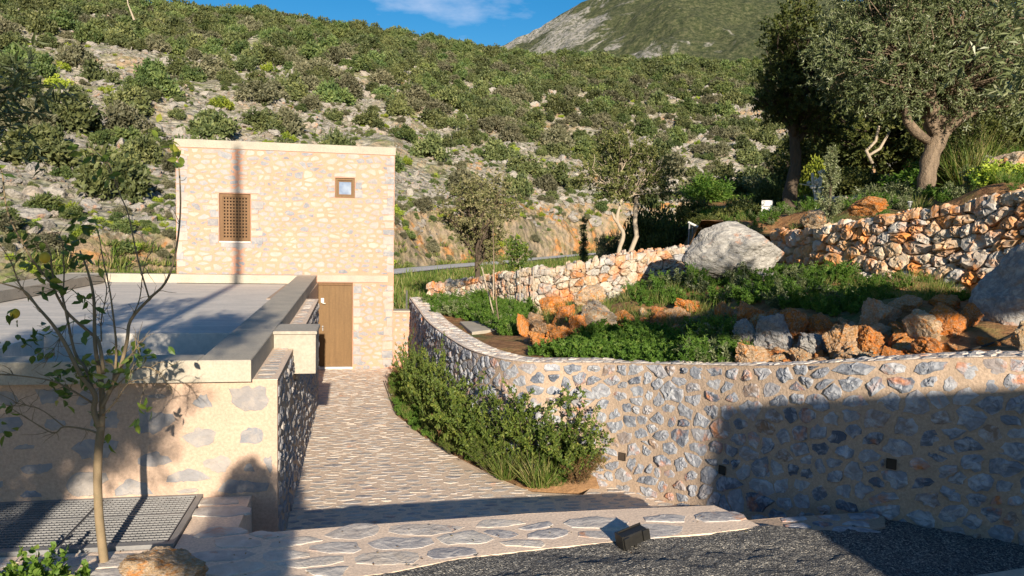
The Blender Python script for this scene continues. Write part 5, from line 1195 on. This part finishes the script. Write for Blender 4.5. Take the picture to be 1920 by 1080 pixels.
# far small bush: white-barked shrub
b0 = ground_at(1524, 20.5, U); o = thing('white_barked_shrub', 'shrub with bright white bark and branches between the dark oak and the slim tree', 'shrub', b0); mb = MB(); rg = np.random.default_rng(531)
for (pts_, r) in (([(0, 0, 0), (.05, 0, .5), (-.05, 0, .9), (-.10, 0, 1.25)], .035), ([(.02, 0, .5), (.12, 0, .85), (.16, 0, 1.1)], .045), ([(0, 0, .1), (-.2, 0, -.1)], .02), ([(.02, 0, .3), (.2, 0, 0)], .02), ([(-.05, 0, .9), (-.45, 0, .95)], .012)): mb.tube(catmull(pts_, 4) if len(pts_) > 2 else pts_, r, 7)
for k in range(26):
    z = rg.uniform(.7, 1.3); p = np.array([rg.uniform(-.14, .2), rg.uniform(-.1, .1), z]); V_, F_ = ICO[1]; mb.add(V_*rg.uniform(.03, .065)+p, [F_])
mb.build('branches', MT['white'], o)

# ------------------------------------------------------------------ near olive twigs entering at the right and left edges
tree('olive_tree', 'near olive tree whose large sunlit leaves reach into the top right corner', 'tree', (6.75, 2.5, 0),
    [(0, 0, -.3), (.05, 0, 1.4), (0, 0, 2.8)], .12, [(-3.43, .85, 3.72, .30, .28, .46, 1.0), (0, 0, 5.0, 1.0, .9, .5, 1.6)], 75, None, .07, .017, MT['lf_olive'], MT['bark'], 540, nl=5, spr=4, spl=.28, npl=18, droop=.1, rtip=.003, r1=.06)
tree('olive_tree', 'near olive tree beyond the left edge with leaf sprays hanging in at the top left', 'tree', (-3.9, 4.9, 0),
    [(0, 0, -.3), (.05, 0, 1.2), (0, 0, 2.2)], .11, [(1.72, .0, 3.35, .26, .3, .34, .9), (.5, 0, 3.9, .9, .8, .6, 2.0)], 70, None, .085, .022, MT['lf_olive'], MT['bark'], 541, nl=4, spr=4, spl=.3, npl=16, droop=.15, rtip=.003, r1=.05)
# hanging bare twig at the top
a = wxyz(232, -60, 4.2); c = wxyz(240, 8, 4.2); e_ = wxyz(252, 38, 4.2); mb = MB(); mb.tube([np.zeros(3), c-a, e_-a], [.004, .003, .006], 6); o = mb.build('dry_twig', MT['bark_pale'], None, False, a); tag(o, 'dry brown twig hanging in from the top edge', 'twig')

# ------------------------------------------------------------------ lemon tree in the foreground
LD = 5.9
def lp(x, y, dz=0.): return wxyz(x, y, LD+dz)
lb_ = lp(205, 1128); lem = thing('lemon_tree', 'slender lemon tree with sparse leaves and two lemons in the left foreground', 'tree', lb_)
mb = MB()
def br(pts, r0_, r1_, seg=7):
    P = catmull([lp(*p)-lb_ for p in pts], 4) if len(pts) > 2 else [lp(*p)-lb_ for p in pts]; mb.tube(P, np.linspace(r0_, r1_, len(P)), seg); return P
br([(205, 1150), (196, 1060), (186, 970), (183, 890), (186, 830), (190, 800)], .034, .029, 12)
BR = []
def b2(pts, a, c): BR.append(br(pts, a, c))
b2([(190, 802), (192, 765, .02), (190, 720, .05), (185, 690, .08), (178, 640, .1), (176, 560, .12), (165, 510, .14), (150, 470, .16)], .026, .006)
b2([(188, 805), (176, 770, -.03), (178, 740, -.05), (150, 700, -.1), (125, 650, -.13), (100, 610, -.16), (70, 575, -.2), (45, 545, -.2), (0, 530, -.25)], .024, .005)
b2([(178, 745, -.05), (160, 690, 0), (140, 660, .05), (118, 560, .08), (100, 520, .1), (95, 480, .1), (85, 450, .12)], .014, .004)
b2([(190, 765), (205, 735, .05), (225, 690, .1), (238, 640, .12), (245, 600, .15), (280, 560, .18), (310, 530, .2), (328, 480, .22), (338, 400, .22), (336, 320, .2), (328, 270, .2)], .018, .004)
b2([(205, 735, .05), (215, 700, .1), (218, 650, .12), (212, 590, .15), (205, 540, .17), (192, 480, .2), (186, 440, .2)], .012, .003)
b2([(195, 700), (185, 640, .1), (170, 625, .12), (130, 590, .1), (110, 560, .1), (95, 530, .08), (70, 500, .02), (50, 470, 0), (15, 400, -.05), (5, 330, -.1), (2, 320, -.1)], .014, .004)
b2([(70, 575, -.2), (40, 540, -.2), (20, 490, -.22), (0, 460, -.25)], .007, .003)
b2([(118, 560, .08), (120, 500, .1), (112, 440, .12), (80, 440, .14)], .006, .003)
b2([(280, 560, .18), (265, 510, .2), (255, 470, .25), (240, 400, .25), (225, 365, .3), (212, 330, .3), (200, 300, .3), (165, 275, .3)], .007, .003)
b2([(225, 690, .1), (250, 660, -.1), (262, 640, -.1)], .006, .003)
b2([(245, 600, .15), (262, 560, .3), (270, 500, .35), (290, 460, .4)], .006, .002)
b2([(190, 640, .1), (190, 600, .2), (200, 540, .25), (185, 500, .3), (190, 470, .3)], .006, .002)
b2([(180, 760), (140, 735, -.2), (100, 715, -.3), (40, 705, -.35), (-20, 700, -.4)], .008, .004)
b2([(183, 812), (160, 805, .1), (120, 800, .1), (100, 812, .1), (60, 790, .12), (20, 765, .14)], .009, .003)
b2([(120, 800, .1), (80, 770, .15), (50, 760, .1), (25, 755, .1)], .005, .002)
b2([(190, 780), (215, 755, -.1), (240, 720, -.15), (270, 715, -.2), (262, 760, -.25)], .006, .002)
b2([(205, 735, .05), (260, 690, .2), (300, 700, .2), (325, 740, .22)], .006, .002)
b2([(130, 590, .1), (120, 620, 0), (80, 690, -.1)], .005, .002)
rg = np.random.default_rng(550)
for P in BR:
    for _ in range(14):
        i = int(rg.integers(3, len(P)-1)); a = P[i]; d = unit(P[min(i+1, len(P)-1)]-P[i-1])+rg.normal(0, .7, 3)
        mb.tube(bend(a, d, rg.uniform(.06, .22), rg, 4, -.03, .25), [.003, .0026, .0022, .0018, .0012], 5)
mb.build('trunk', MT['twig'], lem, True)
lv = LV()
CL = [(150, 480, 14, .16), (75, 500, 16, .16), (95, 540, 12, .14), (60, 460, 7, .12), (160, 570, 6, .09), (50, 640, 7, .1), (75, 655, 7, .1), (145, 690, 13, .12), (120, 715, 12, .12), (165, 705, 9, .1), (215, 670, 8, .1), (270, 662, 13, .13), (240, 690, 8, .1), (205, 720, 5, .08), (118, 745, 8, .1), (265, 770, 6, .1), (12, 757, 4, .08), (12, 810, 4, .08), (200, 825, 4, .07), (165, 275, 5, .12), (185, 305, 6, .1), (300, 240, 5, .07), (322, 275, 6, .07), (330, 295, 5, .05), (205, 330, 4, .06), (155, 410, 9, .13), (5, 320, 3, .06), (20, 435, 7, .1), (10, 640, 3, .08), (145, 610, 4, .08), (130, 450, 5, .1), (30, 590, 3, .08), (190, 780, 4, .06), (90, 615, 4, .08)]
for (x, y, n, s) in [(a, b, int(c*1.35), d) for a, b, c, d in CL]:
    c = lp(x, y, rg.uniform(-.15, .2))-lb_; P = c+rg.normal(0, s*.42, (n, 3)); D = rg.normal(size=(n, 3))*.7+np.array([0, 0, -.25])
    side = rg.normal(size=(n, 3)); tone = .75 if y < 300 else .38; n = int(n)
    lv.add(P, D, rg.uniform(.07, .105, n), rg.uniform(.038, .055, n), rg, tone+rg.normal(0, .2, n), T_L, side)
link('leaves', lv.mesh('leaves', MT['lf_lemon']), lem)
for (x, y, s) in ((28, 588, .034), (84, 483, .038)):
    V_, F_ = ICO[3]; V_ = V_*np.array([1, 1, 1.18]); V_[:, 2] += .14*np.exp(-((V_[:, 0]**2+V_[:, 1]**2)/.06))*np.sign(V_[:, 2]); o = link('lemon', mesh_np('lemon', V_*s, [F_], [MT['lemon']], smooth=True), lem, lp(x, y, -.1)-lb_)
    o.rotation_euler = (.4, .3, 0)
# leafy plant bottom left
pl = thing('nettle_plant', 'bright green leafy plant at the bottom left corner by the grate', 'plant', wxyz(70, 1120, 5.5)); lv = LV(); mb = MB()
for k in range(44):
    a = rg.uniform(0, 6.28); q = np.array([rg.uniform(-.34, .30), rg.uniform(-.15, .15), -.05])
    L_ = .42*rg.uniform(.5, 1)*(1.0 if -.1 < q[0] < .22 else .75); P = bend(q, (math.cos(a)*.25, math.sin(a)*.25, 1), L_, rg, 5, 0, .1)
    sprig(lv, P, 34, .05, .036, rg, T_L, base=.55, mbt=mb, r=.003)
mb.build('stems', MT['lf_weed'], pl); link('leaves', lv.mesh('leaves', MT['lf_weed']), pl)

# ------------------------------------------------------------------ shrubs in the bed beside the path
def sprig_bush(seed, mat, ns, npl, L_, W, r, h, T=T_R, up_=1.1, Tn=None):
    rg = np.random.default_rng(seed); lv = LV(); mb = MB()
    for k in range(ns):
        a = rg.uniform(0, 6.28); q = rg.random()**.5; p = np.array([math.cos(a)*q*r*.55, math.sin(a)*q*r*.55, 0]); d = np.array([math.cos(a)*q*.8, math.sin(a)*q*.8, up_])
        Lk = h*rg.uniform(.55, 1.12)*(1.1-.3*q); P = bend(p, d, Lk, rg, 6, .02, .1); cv = rg.uniform(-.15, .15)
        sprig(lv, P, npl, L_, W, rg, T, base=.42+cv, mbt=mb, r=.005, t0=.15)
        for _ in range(3):
            i = int(rg.integers(2, 6)); sprig(lv, bend(P[i], (P[i]-P[i-1])/np.linalg.norm(P[i]-P[i-1])+rg.normal(0, .6, 3), Lk*.32, rg, 3, 0, .15), npl//2, L_, W, rg, T, base=.42+cv)
    return lv.mesh('foliage', mat), mb.mesh('stems', [MT['bark_dark']])
SB = {'hedge': sprig_bush(560, MT['lf_shrub'], 46, 60, .056, .034, .5, 1.2), 'hedge2': sprig_bush(561, MT['lf_shrub'], 36, 60, .058, .032, .5, 1.3), 'rust': sprig_bush(562, MT['lf_rust'], 34, 40, .05, .016, .42, .8), 'rosem': sprig_bush(563, MT['lf_shrub'], 60, 60, .035, .007, .4, .55), 'tuft': (clump_grass(564, 260, .5, .16, .010, MT['lf_grass']), None)}
def bedplant(name, label, cat, k, x, y, r, h, rz=0, z=None):
    z = zbed(x, y) if z is None else z; o = thing(name, label, cat, (x, y, z+EZ), None, rz); o.scale = (r, r, h); a, b_ = SB[k]; link('foliage', a, o)
    if b_ is not None: link('stems', b_, o)
    return o
for (nm_, lb, k, x, y, r, h) in (
  ('shrub', 'tall leafy green shrub at the far end of the path bed, against the curved wall', 'hedge', 1.08, 16.4, .5, .95),
  ('shrub', 'green shrub second from the far end of the path bed', 'hedge2', 1.08, 14.6, .55, 1.0),
  ('shrub', 'broad light green shrub in the far half of the path bed', 'hedge', 1.28, 13.1, .6, 1.15),
  ('shrub', 'dark low shrub at the path edge below the broad light green one', 'rosem', 1.22, 12.5, .6, .8),
  ('shrub', 'rusty red-stemmed shrub in the middle of the path bed', 'rust', 1.45, 11.9, .7, .9),
  ('shrub', 'upright green shrub with a tall shoot beside the curved wall bend', 'hedge2', 1.55, 11.55, .7, 1.1),
  ('shrub', 'dense dark green shrub in the near half of the path bed', 'hedge', 1.82, 10.85, .9, 1.0),
  ('shrub', 'big dark green glossy shrub nearest the curved wall', 'hedge2', 2.35, 10.05, .95, 1.12),
  ('shrub', 'lower green shrub at the near corner of the bed against the wall', 'hedge', 2.72, 9.62, .78, .85),
  ('shrub', 'needle-leaved low shrub on the near path edge', 'rosem', 1.85, 10.4, .9, .95),
  ('shrub', 'small needle-leaved shrub between the rusty shrub and the path', 'rosem', 1.45, 11.3, .7, .7),
  ('grass_clump', 'grass clump at the near corner of the bed beside the landing', 'tuft', 2.25, 9.55, 1.0, .9),
  ('grass_clump', 'smaller grass clump left of the corner one on the path edge', 'tuft', 1.9, 10.0, .8, .7),
  ('shrub', 'low reddish shrub at the near right end of the bed', 'rust', 2.72, 9.42, .6, .55),
  ('shrub', 'leafy shrub between the dense dark one and the glossy one', 'hedge2', 2.1, 10.35, .7, .95)):
    bedplant(nm_, lb, 'grass clump' if nm_ == 'grass_clump' else 'shrub', k, x, y, r, h, rz=(x*7+y) % 6)

# ------------------------------------------------------------------ weeds, clover, grass of the garden
def weed_me(seed, mat, ns, npl, L_, W, r, h): return sprig_bush(seed, mat, ns, npl, L_, W, r, h, up_=.9)[0]
WD = [weed_me(570+i, MT['lf_weed'], 12, 26, .035, .022, .16, .20) for i in range(3)]
WT = [weed_me(575+i, MT['lf_weed'], 9, 30, .045, .016, .14, .34) for i in range(2)]+[weed_me(578, MT['lf_olive'], 9, 26, .05, .022, .18, .34)]
GS = [tuft_mesh(580+i, MT['lf_grass'], 50, .26, .12, .008) for i in range(2)]
rg = np.random.default_rng(600)
def region(poly, n, fn, prob=None):
    """photo outline -> ground points; poly in photo pixels laid on the ground surface"""
    W = [hit(x, y, fn, 6, 24)[:2] for x, y in poly]; W = [tuple(w) for w in W]; A = np.array(W); lo, hi = A.min(0), A.max(0); out = []
    while len(out) < n:
        x, y = rg.uniform(lo[0], hi[0]), rg.uniform(lo[1], hi[1])
        if inpoly(x, y, W): out.append((x, y))
    out = np.array(out); return np.c_[out, fn(out[:, 0], out[:, 1])+EZ-.01]
P = region([(1000, 664), (1060, 655), (1110, 628), (1200, 622), (1290, 640), (1325, 688), (1180, 682), (1060, 672)], 430, G); scatter('clover_patch', WD, P, rg.uniform(.7, 1.25, len(P)), 20)
P = region([(1180, 560), (1290, 520), (1420, 500), (1540, 520), (1620, 545), (1640, 570), (1540, 600), (1420, 580), (1300, 575), (1200, 580)], 760, G); scatter('weeds', WD+WT, P, rg.uniform(.55, 1.25, len(P)), 21)
P = region([(1500, 540), (1830, 520), (1820, 560), (1600, 600), (1450, 580)], 520, G); scatter('garden_grass', GS+WD[:1], P, rg.uniform(.5, .9, len(P)), 22)
P = region([(800, 572), (930, 570), (1000, 590), (960, 630), (880, 600), (820, 590)], 420, G); scatter('weeds', WD+WT, P, rg.uniform(.6, 1.2, len(P)), 23)
P = region([(1000, 600), (1200, 560), (1350, 560), (1340, 620), (1200, 620), (1080, 640)], 180, G); P = P[:90]; scatter('tall_grass', GS, P, rg.uniform(.6, 1.2, len(P)), 24)
P = region([(985, 640), (1060, 600), (1150, 600), (1320, 590), (1500, 600), (1700, 590), (1820, 600), (1790, 672), (1600, 684), (1400, 690), (1320, 690), (1250, 640), (1060, 650)], 900, G); scatter('rubble', RB, P, rg.lognormal(-2.85, .55, len(P)).clip(.02, .17), 28, tilt=.5)
P = region([(1300, 640), (1340, 620), (1370, 690), (1300, 690)], 60, G); scatter('weeds', WT, P, rg.uniform(.7, 1.2, len(P)), 25)
n = 750; A_ = rg.uniform(26, 50, n); R_ = rg.uniform(12.5, 34, n); X, Y = R_*np.sin(np.radians(A_)), R_*np.cos(np.radians(A_)); k_ = behind_line(X, Y, [(p[0], p[1]) for p in w2]) > .7
P = np.c_[X, Y, U(X, Y)+EZ][k_]; scatter('terrace_grass', GS+WT, P, rg.uniform(.4, 1.1, len(P)), 26)
n = 320; ys_ = rg.uniform(9.4, 19, n); x0_ = np.interp(ys_, pr[::-1, 1], pr[::-1, 0]); X = x0_+rg.uniform(.04, .5, n); P = np.array([(x, y, zbed(x, y)+EZ) for x, y in zip(X, ys_) if cw_side(x, y) < -.08]); scatter('bed_weeds', GS+WD, P, rg.uniform(.3, .7, len(P)), 27)
# yellow flowers
fl = thing('flowering_weed', 'weed with small yellow flowers beside the tall dark orange rock', 'flower', up(hit(1362, 612, G))); lv = LV(); mb = MB()
for k in range(7):
    P = bend((rg.uniform(-.04, .04), -.05, 0), (rg.normal(0, .3), rg.normal(0, .2), 1), rg.uniform(.18, .28), rg, 4, 0, .1); mb.tube(P, .0025, 4)
    sprig(lv, P, 10, .03, .012, rg, base=.7)
mb.build('stems', MT['lf_weed'], fl); link('leaves', lv.mesh('leaves', MT['lf_weed']), fl); lv = LV(); C = np.c_[rg.normal(0, .035, 7), rg.normal(-.05, .03, 7), rg.uniform(.18, .28, 7)]; clumps(lv, C, .018, 18, .018, .014, rg); link('petals', lv.mesh('petals', MT['lf_yellow']), fl)

# ------------------------------------------------------------------ small built things
# floodlight lying on the gravel edge
fb = pZ(1192, 1024, GZ+.0); fl_ = thing('floodlight', 'small black floodlight standing tilted on the gravel edge', 'floodlight', (fb[0], fb[1], GZ+EZ), None, .20)
fl_.rotation_euler = (0, math.radians(-12), .25); fl_.scale = (.88, .88, .88)
mb = MB(); mb.box((-.15, -.05, .045), (.13, .07, .155), bev=.012); mb.box((-.152, -.075, .05), (-.09, -.052, .15), bev=.004); mb.box((.06, -.07, .055), (.132, -.052, .158), bev=.004); mb.build('housing', MT['black'], fl_)
mb = MB(); mb.box((-.16, -.051, .035), (-.14, .08, .17)); mb.box((-.15, .071, .04), (.13, .082, .165)); mb.build('visor', MT['black'], fl_)
mb = MB(); mb.tube([(0, 0, -.05), (0, 0, .05)], .014, 8); mb.tube([(-.03, 0, .02), (-.03, -.02, .05), (.05, -.02, .05)], .007, 6); mb.build('bracket', MT['black'], fl_)
mb = MB(); mb.box((.008, -.022, .03), (.024, -.012, .05)); mb.build('screw', MT['lemon'], fl_)
# irrigation hose
P = [hit(x, y, G) for x, y in ((1745, 676), (1790, 668), (1840, 655), (1885, 640), (1925, 622))]; P.append(P[-1]+np.array([.5, .1, .05])); P = catmull([p+np.array([0, 0, .03+EZ]) for p in P], 6); mb = MB(); mb.tube(P, .012, 8); o = mb.build('garden_hose', MT['black'], None, True); tag(o, 'thin black irrigation hose lying on the soil below the overhanging boulder', 'hose')
# bollard light on terrace
b0 = ground_at(1703, 13.7, U); bl_ = thing('bollard_light', 'small pale grey garden bollard light on the wall top near the olive trunk', 'garden light', b0); mb = MB(); mb.tube([(0, 0, -.1), (0, 0, .14)], .03, 12); mb.build('post', MT['steel'], bl_); mb = MB(); mb.tube([(0, 0, .14), (0, 0, .15), (0, 0, .165), (0, 0, .172)], [.03, .045, .045, .03], 14); mb.build('lamp_head', MT['white'], bl_)
# white meter box
b0 = ground_at(1436, 19.2, U); b0 = (b0[0], b0[1], b0[2]+.14); mt_ = thing('utility_box', 'white square utility box standing behind the huge round boulder', 'utility box', b0, None, -.5); mb = MB(); mb.box((-.13, -.1, -.3), (.13, .1, .36), bev=.012); mb.build('cabinet', MT['white'], mt_); mb = MB(); mb.box((-.08, -.108, .2), (.08, -.101, .215)); mb.build('vent', MT['iron'], mt_)
# galvanised rail
a = wxyz(1291, 462, 19); rail = thing('metal_rail', 'short galvanised handrail rising behind the left side of the huge boulder', 'handrail', a); mb = MB(); mb.tube([(0, 0, -.3), (0, 0, .58)], .022, 8); mb.tube([(.09, 0, -.3), (.09, 0, .52)], .018, 8); mb.build('post', MT['steel'], rail); mb = MB(); c1 = wxyz(1291, 417, 19)-a; c2 = wxyz(1335, 438, 18.6)-a; mb.tube([c1, c2], .028, 8); mb.build('top_rail', MT['white'], rail)
# concrete slab behind the curved wall
S_ = [pZ(x, y, -1.93) for x, y in ((862, 604), (926, 603), (932, 618), (885, 624))]; mb = MB(); mb.prism([(p[0], p[1]) for p in S_[::-1]], -2.2+EZ, -1.915+EZ, .5, .01); o = mb.build('concrete_slab', MT['coping']); tag(o, 'flat pale concrete slab in the ground behind the curved wall', 'slab')
S_ = [pZ(x, y, GZ+.01) for x, y in ((1830, 1080), (1920, 1066), (1990, 1060), (2000, 1110), (1830, 1120))]; mb = MB(); mb.prism([(p[0], p[1]) for p in S_[::-1]], GZ-.2+EZ, GZ+.02+EZ, .5, .008); o = mb.build('kerb', MT['concrete']); tag(o, 'strip of pale concrete kerb at the bottom right corner of the gravel', 'kerb')
# fence rail/stub beyond: short grey post by the grass
mb = MB(); a = pD(762, 600, 26); mb.box((-.03, -.03, -.3), (.03, .03, 1.2)); o = mb.build('fence_post', MT['iron'], None, False, (a[0], a[1], -3.3+EZ)); tag(o, 'dark slim post on the grass between the house and the curved wall', 'post')
# litter: fallen leaves on paving and gravel
lv = LV(); n = 46; P = np.c_[rg.uniform(-3, 3.4, n), rg.uniform(5.75, 6.6, n), np.full(n, GZ+EZ+.022)]; lv.add(P, np.c_[rg.normal(size=(n, 2)), np.zeros(n)], .03, .015, rg, rg.random(n), T_L, np.c_[np.zeros((n, 2)), np.ones(n)]+rg.normal(0, .1, (n, 3)))
o = link('fallen_leaves', lv.mesh('fallen_leaves', MT['lf_rust'])); tag(o, kind='stuff')

# ------------------------------------------------------------------ behind the photographer: things that throw the long shadows, shrub and canopy added for it
pole = thing('utility_pole', 'tall slim utility pole behind the photographer whose shadow runs up the house front', 'pole', (-2.62, -3.0, 0)); mb = MB(); mb.tube([(0, 0, -.3), (0, 0, 11.35)], [.12, .08], 12); mb.build('post', MT['bark_dark'], pole); mb = MB(); mb.box((-.05, -.06, 11.351), (.05, .06, 11.42)); mb.build('cap', MT['iron'], pole)
tree('olive_tree', 'olive tree behind the photographer shading the annex roof', 'tree', (-2.35, -3.2, 0),
    [(0, 0, -.2), (.1, 0, 1.4), (-.15, 0, 2.6), (-.2, 0, 3.4)], .12, [(.0, 0, 4.5, .75, .8, .7, 1.6), (.75, .2, 5.2, .6, .7, .6, 1.5), (-1.1, 0, 5.15, .55, .6, .28, .8), (.3, 0, 3.9, .7, .5, .35, .35)], 330, None, .08, .03, MT['lf_olive'], MT['bark'], 610, nl=7, spr=4, spl=.4, npl=18)
tree('olive_tree', 'forked olive tree behind the photographer, left of the first one', 'tree', (-3.6, -2.4, 0),
    [(0, 0, -.2), (-.1, 0, 1.2), (.1, 0, 2.4), (.2, 0, 3.0)], .16, [(.45, 0, 3.3, .65, .6, .6, 1.8), (1.0, 0, 3.7, .4, .5, .35, .5)], 150, None, .08, .03, MT['lf_olive'], MT['bark'], 611, nl=6, spr=4, spl=.4, npl=18)
rg = np.random.default_rng(612); o = thing('shadow_shrub', 'tall dome-shaped shrub added unseen behind the photographer to cast a round-topped shadow', 'shrub', (-.80, -1.6, 0)); C = []  # unseen caster added for the round-topped shadow, its form as a shrub made up
z_ = rg.uniform(.1, 2.95, 150); r_ = .36*np.sqrt(np.clip(1-(np.maximum(z_-2.5, 0)/.55)**2, 0.05, 1)); a_ = rg.uniform(0, 6.28, 150); q_ = rg.random(150)**.5; C = np.c_[np.cos(a_)*r_*q_, np.sin(a_)*r_*q_, z_]
lv = LV(); clumps(lv, C, .14, 120, .06, .045, rg); link('foliage', lv.mesh('foliage', MT['lf_shrub']), o); mb = MB(); mb.tube([(0, 0, -.1), (0, 0, 2.6)], .16, 10); mb.build('trunk', MT['bark_dark'], o)
hs_ = thing('neighbouring_house', 'stone outbuilding with an added shadow-casting canopy behind the photographer', 'house', (9, -5, 0)); mb = MB()
mb.box((-4.7, -3, -.3), (6, 0, 4.5)); mb.build('wall', MT['mortar'], hs_)
mb = MB(); mb.box((-4.4, -.3, 5.5), (6, .6, 6.05)); mb.build('shadow_canopy', MT['concrete'], hs_)  # unseen slab added to throw the dark band across the garden
mb = MB(); mb.box((3.2, -.2, 4.501), (3.4, .25, 5.499)); mb.build('post', MT['wood_dark'], hs_)  # prop for the added slab
